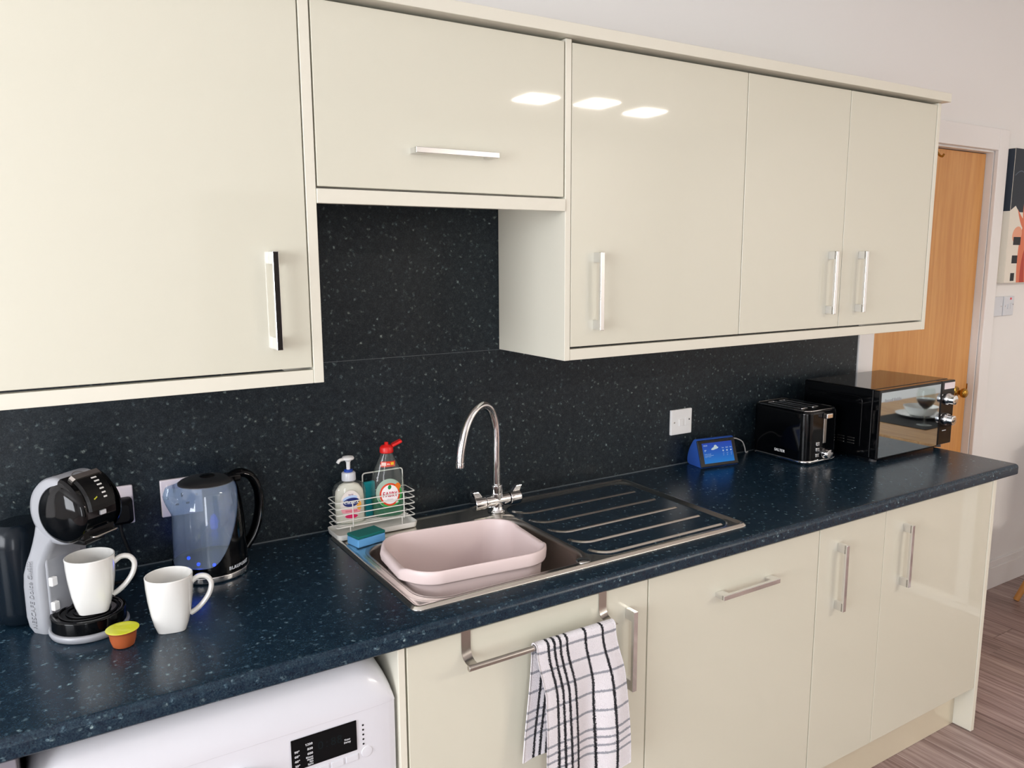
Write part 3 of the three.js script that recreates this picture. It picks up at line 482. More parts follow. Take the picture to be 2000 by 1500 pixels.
  // foot and drip tray
  part(g, 'foot', lathe([[0, 0], [0.058, 0], [0.063, 0.002], [0.0655, 0.008], [0.0655, 0.012], [0.063, 0.015], [0, 0.015]], 56), M.grey, [0, 0, 0.052]);
  const tr = part(g, 'drip_tray', lathe([[0, 0.013], [0.0605, 0.013], [0.0618, 0.016], [0.0618, 0.036], [0.0605, 0.0385], [0.054, 0.0385], [0.053, 0.0365], [0, 0.0365]], 56), M.blackGloss, [0, 0, 0.052]);
  for (let k = 1; k <= 4; k++) part(tr, 'grid_ring', new THREE.TorusGeometry(k * 0.0118, 0.0016, 6, 36).rotateX(X90), M.blackMatt, [0, 0.0378, 0]);
  // smoked water tank behind
  part(g, 'water_tank', loft([[0.042, 0.004], [0.05, 0.01], [0.053, 0.03], [0.053, 0.15], [0.049, 0.178], [0.036, 0.19]].map(([r, y]) => rrect(2 * r, 1.7 * r, r * 0.8, y, 0, -0.096, 8)), true, true), M.tank);
  part(g, 'side_lettering', text('NESCAFE Dolce Gusto', 0.0095, 0.0009, fontR), M.grey, [-0.0486, 0.075, -0.023], [0, -X90, X90]);
}
{ // plug and lead of the coffee machine
  const g = thing('power_plug', 'black three pin plug and lead in the socket beside the coffee machine', 'plug', [-0.572, 1.047, 0.0215]);
  part(g, 'plug_body', loft([[0.024, 0], [0.026, 0.004], [0.026, 0.018], [0.023, 0.03], [0.017, 0.036]].map(([r, z]) => rrect(2 * r, 2.1 * r, 0.008, z, 0, 0, 5).map(([x, y, q]) => [x, q, y])), true, true), M.blackMatt);
  part(g, 'lead', tube([[0, -0.024, 0.016], [0.002, -0.05, 0.02], [0.012, -0.09, 0.03], [0.02, -0.12, 0.045], [0.0, -0.1335, 0.07], [-0.06, -0.1335, 0.07]], 0.0032, 60, 8), M.blackMatt);
}
function socketPlate(label, x, y, w, h, kind, name = 'wall_socket', mat = M.socket, z = 0.0119) {
  const g = thing(name, label, 'socket', [x, y, z]);
  part(g, 'face_plate', at(rb(w, h, 0.0095, 0.003, 3), 0, 0, 0.0048), mat);
  for (const s of [-1, 1]) part(g, 'screw', lathe([[0, 0.0008], [0.0026, 0.0006], [0.003, 0]], 14).rotateX(X90), M.satin, [s * w * 0.35, 0, 0.0096]);
  if (kind === 'outlet') { for (const [px, py, a, b] of [[0, 0.008, 0.004, 0.009], [-0.011, -0.012, 0.007, 0.0042], [0.011, -0.012, 0.007, 0.0042]]) part(g, 'pin_slot', bx(a, b, 0.0004), M.blackMatt, [px, py - 0.004, 0.0096]); part(g, 'rocker_switch', at(rb(0.012, 0.018, 0.004, 0.001), 0, 0, 0.002), mat, [-0.024, 0.022, 0.0095]); }
  if (kind === 'spur') { part(g, 'rocker_switch', at(rb(0.017, 0.022, 0.004, 0.001), -0.004, -0.002, 0.011), mat); part(g, 'fuse_holder', at(rb(0.02, 0.026, 0.002, 0.0008), 0.024, 0, 0.0102), mat); part(g, 'indicator', bx(0.004, 0.005, 0.001), M.hinge, [0.031, 0.006, 0.0113]); }
  return g;
}
socketPlate('pale wall socket behind the coffee machine with a black plug in it', -0.585, 1.055, 0.086, 0.084, 'outlet');
socketPlate('pale wall socket partly behind the glass kettle', -0.445, 1.055, 0.086, 0.084, 'outlet');
socketPlate('white fused switch on the splashback above the smart display', 1.059, 1.0525, 0.09, 0.082, 'spur', 'wall_switch', M.white);
{ // glass kettle, handle towards local +x
  const g = thing('kettle', 'glass kettle with black lid and handle lit by blue light', 'kettle', [-0.412, WT + 0.0003, 0.126], 0.12);
  part(g, 'power_base', lathe([[0, 0], [0.074, 0], [0.078, 0.001], [0.0785, 0.004], [0.0785, 0.013], [0.077, 0.015], [0, 0.015]], 64), M.chrome);
  const prof = [[0.0745, 0.017], [0.0745, 0.03], [0.073, 0.05], [0.0725, 0.08], [0.0715, 0.12], [0.0685, 0.155], [0.063, 0.185], [0.0565, 0.2]];
  const rad = (y) => { for (let i = 0; i + 1 < prof.length; i++) if (y <= prof[i + 1][1]) return lerp(prof[i][0], prof[i + 1][0], clamp((y - prof[i][1]) / (prof[i + 1][1] - prof[i][1]))); return prof[prof.length - 1][0]; };
  const fine = Array.from({ length: 30 }, (_, i) => { const y = lerp(0.022, 0.2, i / 29); return [y]; });
  // jug with a spout pulled out on the far side from the handle
  const jug = loft(fine.map(([y]) => Array.from({ length: 72 }, (_, i) => { const a = -i / 72 * Math.PI * 2, d = Math.abs(Math.atan2(Math.sin(a - Math.PI), Math.cos(a - Math.PI))), sp = smooth(0.125, 0.19, y) * Math.exp(-Math.pow(d / 0.26, 2)) * 0.025, r = rad(y) + sp; return [r * Math.cos(a), y, r * Math.sin(a)]; })));
  part(g, 'jug', jug, M.kettleGlass);
  // black lower collar sweeping up to the handle side
  const top = (a) => { const d = Math.abs(Math.atan2(Math.sin(a), Math.cos(a))); return 0.034 + 0.172 * Math.pow(smooth(2.0, 0.3, d), 1.3); };
  const nA = 96, nY = 22, rings = []; for (let j = 0; j <= nY; j++) rings.push(Array.from({ length: nA }, (_, i) => { const a = -i / nA * Math.PI * 2, y = lerp(0.0155, top(a), j / nY), r = rad(Math.min(y, 0.2)) + 0.0018; return [r * Math.cos(a), y, r * Math.sin(a)]; }));
  part(g, 'collar', loft(rings), M.blackGloss);
  part(g, 'heating_plate', lathe([[0, 0.026], [0.066, 0.026], [0.07, 0.03], [0.0725, 0.03]], 48), M.satin);
  part(g, 'lid', lathe([[0, 0.2115], [0.02, 0.211], [0.04, 0.208], [0.051, 0.204], [0.0555, 0.2005], [0.0555, 0.198], [0.05, 0.196]], 56), M.lid);
  part(g, 'lid_knob', lathe([[0, 0.2165], [0.011, 0.216], [0.0155, 0.2135], [0.016, 0.2105]], 32), M.blackGloss, [0.004, -0.001, 0]);
  const hp = new THREE.CatmullRomCurve3([[0.05, 0.2, 0], [0.072, 0.207, 0], [0.094, 0.197, 0], [0.109, 0.168, 0], [0.1125, 0.13, 0], [0.106, 0.092, 0], [0.093, 0.06, 0], [0.0755, 0.038, 0]].map((p) => V(...p)));
  const hg = new THREE.TubeGeometry(hp, 48, 0.0095, 14); { const p = hg.attributes.position; for (let i = 0; i < p.count; i++) p.setZ(i, p.getZ(i) * 1.5); hg.computeVertexNormals(); }
  part(g, 'handle', hg, M.blackGloss);
  part(g, 'hinge_cap', at(rb(0.03, 0.016, 0.034, 0.005), 0.056, 0.2, 0), M.blackSoft);
  for (const [a, r, y] of [[2.35, 0.052, 0.036], [2.9, 0.05, 0.045], [1.75, 0.055, 0.033]]) part(g, 'blue_led', new THREE.SphereGeometry(0.0036, 14, 10), M.led, [r * Math.cos(a), y, r * Math.sin(a)]);
  const l = new THREE.PointLight(new THREE.Color('#1a55ff'), 0.010); l.position.set(-0.038, 0.04, 0.034); l.castShadow = true; g.add(l);
  // maker's name wrapped on the collar, facing the room
  const tg = text('BLAUPUNKT', 0.0072, 0.0004); { const p = tg.attributes.position, r0 = 0.0768; for (let i = 0; i < p.count; i++) { const x = p.getX(i), a = 1.02 - x / r0, r = r0 + p.getZ(i); p.setXYZ(i, r * Math.cos(a), 0.0255 + p.getY(i), r * Math.sin(a)); } }
  part(g, 'lettering', tg, M.lightGrey);
  for (let k = 0; k < 4; k++) { const a = 0.86; part(g, 'level_mark', rb(0.006, 0.0012, 0.0008, 0.0003), M.hinge, [0.0735 * Math.cos(a), 0.1 + k * 0.014, 0.0735 * Math.sin(a)], [0, X90 - a, 0]); }
}
// ================================================================ washing machine
{
  const g = thing('washing_machine', 'white front loading washing machine under the worktop', 'washing machine');
  const xa = -0.768, xb = -0.189, xc = (xa + xb) / 2, hw = (xb - xa) / 2, ytop = 0.862;
  part(g, 'body', span(xa + 0.002, xb - 0.002, 0.012, 0.62, 0.05, 0.582, 0.006), M.whiteGloss);
  const prof = [[0.06, 0.618], [0.06, 0.858], [0.3, 0.86], [0.47, 0.861], [0.52, 0.858], [0.545, 0.851], [0.562, 0.84], [0.574, 0.825], [0.582, 0.808], [0.587, 0.79], [0.5895, 0.776], [0.5895, 0.772], [0.5875, 0.7705], [0.5875, 0.7], [0.5865, 0.618]];
  const xs = [0, 0.001, 0.003, 0.006, 0.01, 0.015, 0.021, 0.028, 0.036, 0.045, 0.056, 0.068];
  const rows = [...xs.map((d) => -hw + d), ...Array.from({ length: 10 }, (_, i) => lerp(-hw + 0.068, hw - 0.068, (i + 1) / 11)), ...xs.slice().reverse().map((d) => hw - d)];
  const fascia = loft(rows.map((x) => { const t = clamp((Math.abs(x) - (hw - 0.068)) / 0.068), top = ytop - 0.078 * (1 - Math.sqrt(Math.max(0, 1 - t * t))), e = 0.006 * (1 - Math.sqrt(Math.max(0, 1 - t * t))); return prof.map(([z, y]) => [xc + x, 0.618 + (y - 0.618) * (y > 0.772 ? (lerp(0.154, top - 0.618, (y - 0.772) / 0.09) / (y - 0.618)) : 1), z - e * (z > 0.3 ? 1 : 0)]); }), true, true, 0.5);
  part(g, 'fascia', fascia, M.whiteGloss);
  part(g, 'top_lid', loft([[0, 0.8605], [0, 0.866], [-0.004, 0.869], [-0.01, 0.8695]].map(([o, y]) => rrect(0.5 + o, 0.46 + o, 0.03, y, xc - 0.006, 0.29, 6)), false, true), M.white);
  part(g, 'display', at(rb(0.118, 0.0575, 0.0024, 0.001), -0.325, 0.7285, 0.5886), M.blackGloss);
  part(g, 'display_print', at(new THREE.PlaneGeometry(0.115, 0.0545), -0.325, 0.7285, 0.58995), new THREE.MeshPhysicalMaterial({ roughness: 0.3, specularIntensity: 0.5, map: canvasTex(720, 344, (q, w, h) => {
    q.fillStyle = '#020609'; q.fillRect(0, 0, w, h); q.fillStyle = '#e8ecef'; q.font = 'bold 38px sans-serif';
    ['90°', '60°', '40°', '30°', '❄'].forEach((t, i) => i < 4 && q.fillText(t, 22, 150 + i * 56)); q.textAlign = 'right';
    ['1200', '800', '600'].forEach((t, i) => q.fillText(t, 225, 100 + i * 56)); q.font = 'bold 31px sans-serif'; ['Rinse', 'Hold', 'No', 'Spin'].forEach((t, i) => q.fillText(t, 225, 252 + i * 28));
    q.font = 'bold 30px sans-serif'; q.textAlign = 'center'; q.fillText('Time', 615, 195); q.fillText('Delay', 615, 227); q.fillStyle = '#0d1f22'; q.font = '120px monospace'; q.fillText('0:88', 420, 190); }) }));
  for (let k = 0; k < 5; k++) part(g, 'indicator_dot', new THREE.CylinderGeometry(0.0017, 0.0017, 0.001, 12).rotateX(X90), M.blackMatt, [-0.2535 , 0.743 - k * 0.0092, 0.5878]);
  part(g, 'start_button', lathe([[0, 0.0016], [0.0095, 0.0015], [0.0105, 0.0008], [0.0108, 0]], 32).rotateX(X90), M.whiteGloss, [-0.2475, 0.689, 0.5872]);
  for (const x of [-0.276, -0.303, -0.33]) part(g, 'option_button', at(rb(0.023, 0.012, 0.003, 0.001), x, 0.6855, 0.5878), M.whiteGloss);
  part(g, 'program_knob', lathe([[0, 0.026], [0.022, 0.026], [0.025, 0.023], [0.028, 0]], 40).rotateX(X90), M.whiteGloss, [-0.47, 0.71, 0.5868]);
  part(g, 'detergent_drawer', at(rb(0.15, 0.09, 0.006, 0.003), -0.67, 0.7, 0.5875), M.white);
  const dr = part(g, 'porthole', new THREE.TorusGeometry(0.165, 0.024, 16, 56), M.whiteGrey, [xc, 0.35, 0.585]);
  part(dr, 'door_glass', new THREE.SphereGeometry(0.15, 40, 20, 0, Math.PI * 2, 0, X90).rotateX(X90).scale(1, 1, 0.25), M.blackGloss);
}
{ // over-door towel rail
  const g = thing('towel_rail', 'brushed steel over door towel rail on the sink cabinet', 'towel rail');
  const zb = 0.631, yb = 0.8145;
  part(g, 'bar', lathe([[0, -0.170], [0.0052, -0.170], [0.006, -0.1693], [0.006, 0.1693], [0.0052, 0.170], [0, 0.170]], 24).rotateZ(X90), M.satin, [0.111, yb, zb]);
  const strap = (x) => { const P = [[0.5575, 0.8718], [ZD + 0.0014, 0.8718], [ZD + 0.0014, 0.8718 - 0.004], [ZD + 0.0014, 0.836], [ZD + 0.0025, 0.8255], [ZD + 0.008, 0.817], [ZD + 0.018, 0.8125], [ZD + 0.032, 0.811], [zb, 0.8105]]; const t = 0.0014, pos = []; const rings = P.map((p, i) => { const a = P[Math.max(0, i - 1)], b = P[Math.min(P.length - 1, i + 1)], d = Math.hypot(b[0] - a[0], b[1] - a[1]), nx = -(b[1] - a[1]) / d * t / 2, ny = (b[0] - a[0]) / d * t / 2; return [[x - 0.01, p[1] + ny, p[0] + nx], [x + 0.01, p[1] + ny, p[0] + nx], [x + 0.01, p[1] - ny, p[0] - nx], [x - 0.01, p[1] - ny, p[0] - nx]]; }); return loft(rings, true, true, 0.7); };
  for (const x of [-0.042, 0.2905]) part(g, 'strap', strap(x), M.satin);
}
{ // tea towel folded over the rail
  const zb = 0.631, yb = 0.8145, r = 0.0092, Lb = 0.262, Lf = 0.335, nu = 48, nv = 130, half = Math.PI * r / 2, pos = [], uv = [];
  const P = (u, s) => {
    let z, y, d = 0; if (Math.abs(s) < half) { const a = s / r; z = zb + Math.sin(a) * r; y = yb + Math.cos(a) * r; } else { d = Math.abs(s) - half; z = zb + Math.sign(s) * r; y = yb - d; }
    const front = s > 0, k = smooth(0, 0.3, d);
    const x = front ? lerp(0.0885, 0.108, smooth(0, 0.12, d)) + u * lerp(0.197, 0.214, k) + 0.006 * k * u : lerp(0.0885, 0.066, k) + u * lerp(0.197, 0.195, k);
    const fold = (Math.sin(u * 8.2 + 0.5) * 0.0075 + Math.sin(u * 15 + s * 6 + 1.2) * 0.003) * smooth(0.0, 0.2, d) + 0.004 * Math.sin(u * 9 + 0.4) * (1 - smooth(0, 0.1, d)) * 0.4;
    z += front ? fold + 0.004 * k : Math.abs(fold) * -0.35;
    y += front ? -0.012 * k * (u - 0.5) + 0.004 * Math.sin(u * 7) * k : 0.006 * Math.sin(u * 5) * k;
    return [x, y, z];
  };
  const grid = []; for (let j = 0; j <= nv; j++) for (let i = 0; i <= nu; i++) { grid.push(P(i / nu, lerp(-Lb, Lf, j / nv))); uv.push(i / nu, j / nv); }
  const tmp = new THREE.BufferGeometry(), idx = []; tmp.setAttribute('position', new THREE.Float32BufferAttribute(grid.flat(), 3));
  for (let j = 0; j < nv; j++) for (let i = 0; i < nu; i++) { const a = j * (nu + 1) + i; idx.push(a, a + 1, a + nu + 1, a + 1, a + nu + 2, a + nu + 1); }
  tmp.setIndex(idx); tmp.computeVertexNormals(); const nn = tmp.attributes.normal, th = 0.0016, n = grid.length, all = [], I = [...idx];
  for (const s of [1, -1]) grid.forEach((p, i) => all.push(p[0] + s * th * nn.getX(i), p[1] + s * th * nn.getY(i), p[2] + s * th * nn.getZ(i)));
  for (let k = 0; k < idx.length; k += 3) I.push(n + idx[k], n + idx[k + 2], n + idx[k + 1]);
  const side = (a, b) => I.push(a, n + a, b, b, n + a, n + b);
  for (let i = 0; i < nu; i++) { side(i + 1, i); side(nv * (nu + 1) + i, nv * (nu + 1) + i + 1); }
  for (let j = 0; j < nv; j++) { side(j * (nu + 1), (j + 1) * (nu + 1)); side((j + 1) * (nu + 1) + nu, j * (nu + 1) + nu); }
  const g = new THREE.BufferGeometry(); g.setAttribute('position', new THREE.Float32BufferAttribute(all, 3)); g.setAttribute('uv', new THREE.Float32BufferAttribute([...uv, ...uv], 2)); g.setIndex(I); g.computeVertexNormals();
  // woven check: black stripes along the length, grey ones across
  const Wd = 512, Hd = 1400, tot = Lb + Lf, nz = lattice(512, 1024, 91), nf = lattice(256, 512, 92);
  const vs = [0.13, 0.205, 0.28, 0.365, 0.6, 0.815], hs = [0.022, 0.064, 0.106, 0.148, 0.19, 0.232, 0.25, 0.268, 0.286];
  const hv = [...hs.map((s) => Lb + s), ...[0.03, 0.072, 0.114, 0.156, 0.174, 0.192, 0.21].map((s) => Lb - s)];
  const bump = dataTex(512, 1024, (x, y) => { const v = nz(x * 0.9, y * 0.9) * 255; return [v, v, v]; }, false);
  const map = dataTex(Wd, Hd, (x, y) => {
    const u = x / Wd, s = y / Hd * tot, w = (nz(x * 0.5, y * 0.5) - 0.5), q = nz(x * 0.9 + 37, y * 0.9); let c = [236 + q * 14, 232 + q * 14, 236 + q * 14];
    for (const h of hv) if (Math.abs(s - h + w * 0.003) < 0.0026) { const k = 0.5 + q * 0.3; c = c.map((v, i) => lerp(v, [96, 100, 112][i] + q * 40, k)); }
    for (const b of vs) if (Math.abs(u - b + w * 0.02) < 0.0145) c = [12 + q * 22, 13 + q * 22, 18 + q * 24];
    return c; });
  solo('tea_towel', 'white terry tea towel with black and grey checks over the rail', 'towel', g, new THREE.MeshPhysicalMaterial({ map, bumpMap: bump, bumpScale: 0.002, roughness: 1, sheen: 0.4, sheenRoughness: 0.8 }));
}
// ================================================================ right end of the worktop
{ // microwave
  const g = thing('microwave', 'black microwave oven with mirrored door and two chrome knobs', 'microwave', [1.591, WT, 0.358]);
  const w = 0.4325, h = 0.229, y0 = 0.0125, d = 0.288;
  part(g, 'casing', span(0.001, w - 0.001, y0, y0 + h, -d, -0.024, 0.005), M.blackGloss);
  const dr = part(g, 'door', span(0, 0.3485, y0, y0 + h - 0.001, -0.0235, 0, 0.003), M.blackGloss);
  part(dr, 'mirror_window', span(0.008, 0.341, y0 + 0.006, y0 + h - 0.009, -0.002, 0.0009), M.mirror);
  part(dr, 'door_lettering', text('Russell Hobbs', 0.0105, 0.0003, fontR), M.grey, [0.072, y0 + h - 0.036, 0.0011]);
  const cp = part(g, 'control_panel', span(0.3500, w, y0 + 0.004, y0 + h - 0.001, -0.0235, 0.0, 0.004), M.blackGloss);
  for (const y of [0.176, 0.105]) { const k = part(cp, 'control_knob', lathe([[0, 0.030], [0.0145, 0.030], [0.0165, 0.0285], [0.0165, 0.012], [0.0205, 0.009], [0.0215, 0.002], [0.0215, 0]], 36).rotateX(X90), M.chrome, [0.388, y, 0.0002]); }
  part(cp, 'sticker', span(0.366, 0.429, y0 + h - 0.03, y0 + h - 0.008, -0.002, 0.0006), M.socket);
  part(cp, 'panel_print', span(0.372, 0.395, 0.065, 0.0675, -0.002, 0.0004), M.lightGrey);
  for (const [x, z] of [[0.03, -0.03], [w - 0.03, -0.03], [0.03, -d + 0.03], [w - 0.03, -d + 0.03]]) part(g, 'foot', cyl(0.012, 0.01, 0.0125, 20), M.hinge, [x, 0.0066, z]);
  for (let a = 0; a < 2; a++) for (let b = 0; b < 3; b++) part(g, 'vent_slot', rb(0.002, 0.0028, 0.026, 0.0008), M.satin, [0.0008, 0.053 + b * 0.009, -0.095 - a * 0.038]);
  part(g, 'side_rib', rod([[0.0012, 0.048, -0.062], [0.0012, 0.203, -0.062], [0.0012, 0.211, -0.075], [0.0012, 0.211, -0.27]], 0.0022, 0.012), M.blackGloss);
}
{ // toaster, front along +z
  const g = thing('toaster', 'black two slot toaster with chrome trim beside the microwave', 'toaster', [1.4575, WT + 0.0003, 0.143]);
  const R = (o, r, y) => rrect(0.164 + o, 0.226 + o, r, y, 0, 0, 8);
  part(g, 'shell', loft([R(-0.004, 0.03, 0.014), R(0, 0.03, 0.017), R(0, 0.03, 0.165), R(-0.004, 0.028, 0.172), R(-0.014, 0.024, 0.1755)], true, true), M.blackGloss);
  part(g, 'base_ring', loft([R(-0.006, 0.03, 0.004), R(0.003, 0.031, 0.006), R(0.003, 0.031, 0.012), R(-0.002, 0.03, 0.0145)], true, true), M.chrome);
  part(g, 'feet', loft([R(-0.03, 0.02, 0), R(-0.03, 0.02, 0.005)], true, true), M.blackMatt);
  part(g, 'top_trim', loft([R(-0.012, 0.026, 0.1752), R(-0.013, 0.0255, 0.1772), R(-0.0165, 0.024, 0.1772), R(-0.0175, 0.0235, 0.1752)]), M.chrome);
  part(g, 'top_plate', loft([R(-0.0175, 0.0235, 0.1755), R(-0.019, 0.023, 0.1765)], false, true), M.blackSoft);
  for (const x of [-0.034, 0.02]) {
    const s = part(g, 'bread_slot', loft([rrect(0.03, 0.142, 0.006, 0.1768, x, -0.006, 4), rrect(0.03, 0.142, 0.006, 0.179, x, -0.006, 4), rrect(0.026, 0.138, 0.005, 0.179, x, -0.006, 4), rrect(0.026, 0.138, 0.005, 0.1772, x, -0.006, 4)]), M.chrome);
    part(s, 'slot_well', at(bx(0.026, 0.0006, 0.138), x, 0.1771, -0.006), M.blackMatt);
  }
  part(g, 'lever_track', at(rb(0.014, 0.093, 0.0022, 0.001), 0.006, 0.113, 0.1132), M.satin);
  part(g, 'lever', at(rb(0.03, 0.017, 0.018, 0.003), 0.006, 0.158, 0.122), M.chrome);
  for (let k = 0; k < 3; k++) part(g, 'push_button', at(rb(0.017, 0.012, 0.005, 0.002), -0.028, 0.068 - k * 0.019, 0.1142), M.chrome);
  part(g, 'browning_knob', lathe([[0, 0.021], [0.0135, 0.021], [0.015, 0.0195], [0.0155, 0.004], [0.017, 0]], 32).rotateX(X90), M.chrome, [0.012, 0.032, 0.1132]);
  part(g, 'lettering', text('SALTER', 0.0088, 0.0006), M.white, [-0.0822, 0.0335, 0.01], [0, -X90, 0]);
}
{ // smart display
  const g = thing('smart_display', 'small blue smart display showing a weather screen', 'smart display', [1.154, WT + 0.0003, 0.1015], -0.14);
  const s = new THREE.Shape(); s.moveTo(0.001, 0.001); s.lineTo(-0.028, 0.084); s.quadraticCurveTo(-0.034, 0.088, -0.04, 0.082); s.quadraticCurveTo(-0.07, 0.045, -0.07, 0.012); s.quadraticCurveTo(-0.068, 0.001, -0.055, 0.001); s.closePath();
  const body = new THREE.ExtrudeGeometry(s, { depth: 0.141, bevelEnabled: true, bevelSize: 0.0015, bevelThickness: 0.003, bevelSegments: 3, curveSegments: 8 }); { const p = body.attributes.position; for (let i = 0; i < p.count; i++) { const a = p.getX(i), b = p.getY(i), c2 = p.getZ(i); p.setXYZ(i, 0.0705 - c2, Math.max(b, 0), a - 0.0035); } body.computeVertexNormals(); }
  part(g, 'stand_body', toCreasedNormals(body, 0.7), std('#1f4fa6', 0.85));
  const tilt = -Math.atan2(0.029, 0.083);
  const fr = part(g, 'bezel', at(rb(0.148, 0.087, 0.006, 0.0029, 3), 0, 0.0435, 0), std('#0e1626', 0.35, 0, { specularIntensity: 0.5 }), [0, 0.0012, 0.0005], [tilt, 0, 0]);
  part(fr, 'glass_front', at(rb(0.144, 0.083, 0.001, 0.0004), 0, 0.0435, 0.0031), M.blackGloss);
  const scr = canvasTex(640, 360, (q, w, h) => {
    const gr = q.createLinearGradient(0, 0, 0, h); gr.addColorStop(0, '#0546c4'); gr.addColorStop(1, '#0a8ae6'); q.fillStyle = gr; q.fillRect(0, 0, w, h);
    q.fillStyle = '#d9eef6'; q.beginPath(); q.ellipse(270, 100, 70, 22, -0.1, 0, 7); q.fill(); q.beginPath(); q.arc(280, 80, 34, 0, 7); q.fill(); q.beginPath(); q.ellipse(220, 118, 40, 14, 0, 0, 7); q.fill();
    q.fillStyle = '#bfe0ff'; q.font = 'bold 34px sans-serif'; q.fillText('10:24', 26, 56); q.font = 'bold 46px sans-serif'; q.fillText('9°', 34, 150); q.font = '24px sans-serif'; q.fillText('Partly cloudy', 26, 206); q.fillRect(26, 222, 190, 5); q.font = '18px sans-serif'; q.fillText('High 12°  Low 6°', 26, 252);
    [0, 1, 2].forEach((k) => { const x = 430 + k * 84; q.fillStyle = '#cfe8ff'; q.font = 'bold 26px sans-serif'; q.fillText(['Tue', 'Wed', 'Thu'][k], x - 22, 120); q.beginPath(); q.arc(x, 160, 15, 0, 7); q.fill(); q.font = '24px sans-serif'; q.fillText(['11°', '12°', '10°'][k], x - 18, 218); q.fillText(['5°', '6°', '4°'][k], x - 14, 250); });
  });
  part(fr, 'screen', at(new THREE.PlaneGeometry(0.118, 0.0655), 0, 0.0435, 0.0039), new THREE.MeshPhysicalMaterial({ color: 0x000000, roughness: 0.3, specularIntensity: 0.2, emissive: 0xffffff, emissiveMap: scr, emissiveIntensity: 1.0 }));
  const l = new THREE.RectAreaLight(new THREE.Color('#1f7fe8'), 0.12, 0.112, 0.06); l.name = 'screen_glow'; l.position.set(0, 0.0435, 0.0045); l.lookAt(0, 0.0435, 1); fr.add(l);
}
solo('charging_cable', 'thin white cable running from smart display towards the toaster', 'cable', tube([[1.215, 0.955, 0.05], [1.245, 0.953, 0.045], [1.265, 0.966, 0.04], [1.285, 0.972, 0.035], [1.31, 0.966, 0.032], [1.335, 0.953, 0.03], [1.35, 0.93, 0.028], [1.355, 0.9135, 0.028], [1.37, 0.9125, 0.024]], 0.0021, 70, 8), M.white);

// ================================================================ wall right of the door
{
  const g = thing('canvas_picture', 'canvas print of a coral figure on navy and cream by the door', 'picture', [2.929, 1.457, 0.0005]);
  const W = 0.68, Hh = 0.57;
  part(g, 'stretched_canvas', at(rb(W, Hh, 0.037, 0.002), W / 2, Hh / 2, 0.0186), std('#efe9da', 0.8));
  const art = canvasTex(1024, 858, (q, w, h) => {
    q.fillStyle = '#e9e3d6'; q.fillRect(0, 0, w, h); q.fillStyle = '#1d2733'; q.fillRect(0, 0, w, 400); q.strokeStyle = '#5d6b7c'; q.lineWidth = 5; q.beginPath(); q.moveTo(20, 170); q.quadraticCurveTo(90, 120, 130, 150); q.lineTo(320, 330); q.stroke();
    q.fillStyle = '#e9e3d6'; q.beginPath(); q.moveTo(0, 390); q.lineTo(60, 360); q.lineTo(230, 500); q.lineTo(160, 858); q.lineTo(0, 858); q.fill();
    q.save(); q.translate(-80, 0); q.fillStyle = '#dc7a58'; q.beginPath(); q.moveTo(250, 500); q.quadraticCurveTo(210, 470, 170, 380); q.quadraticCurveTo(215, 420, 245, 440); q.quadraticCurveTo(230, 350, 262, 270); q.quadraticCurveTo(290, 360, 290, 430); q.quadraticCurveTo(420, 420, 520, 560); q.lineTo(640, 858); q.lineTo(230, 858); q.quadraticCurveTo(200, 640, 250, 500); q.fill();
    q.fillStyle = '#b5402f'; q.beginPath(); q.moveTo(300, 640); q.quadraticCurveTo(260, 720, 270, 858); q.lineTo(330, 858); q.fill();
    q.fillStyle = '#e8a586'; q.beginPath(); q.ellipse(190, 545, 62, 50, -0.5, 0, 7); q.fill(); q.restore();
    q.fillStyle = '#15181d'; for (const y of [560, 680, 795]) q.fillRect(70, y, 92 - (y - 560) * 0.18, 52);
    q.fillStyle = '#1d2733'; q.fillRect(660, 420, 364, 438);
  });
  part(g, 'print', at(new THREE.PlaneGeometry(W - 0.002, Hh - 0.002), W / 2, Hh / 2, 0.03735), new THREE.MeshPhysicalMaterial({ map: art, roughness: 0.6 }));
  part(g, 'wrapped_edge', span(-0.0006, 0.0006, Hh * 0.54, Hh - 0.002, 0.002, 0.036), std('#2a3442', 0.7));
}
socketPlate('grey light switch plate under the canvas, next to the door frame', 2.952, 1.353, 0.086, 0.086, 'blank', 'wall_switch', M.lightGrey, 0.0003);
{ const g = socketPlate('grey switch plate with a red marker under the canvas', 3.047, 1.353, 0.086, 0.086, 'spur', 'wall_switch', M.lightGrey, 0.0003); part(g, 'red_marker', bx(0.012, 0.009, 0.001), M.redDot, [0.012, 0.032, 0.0101]); }
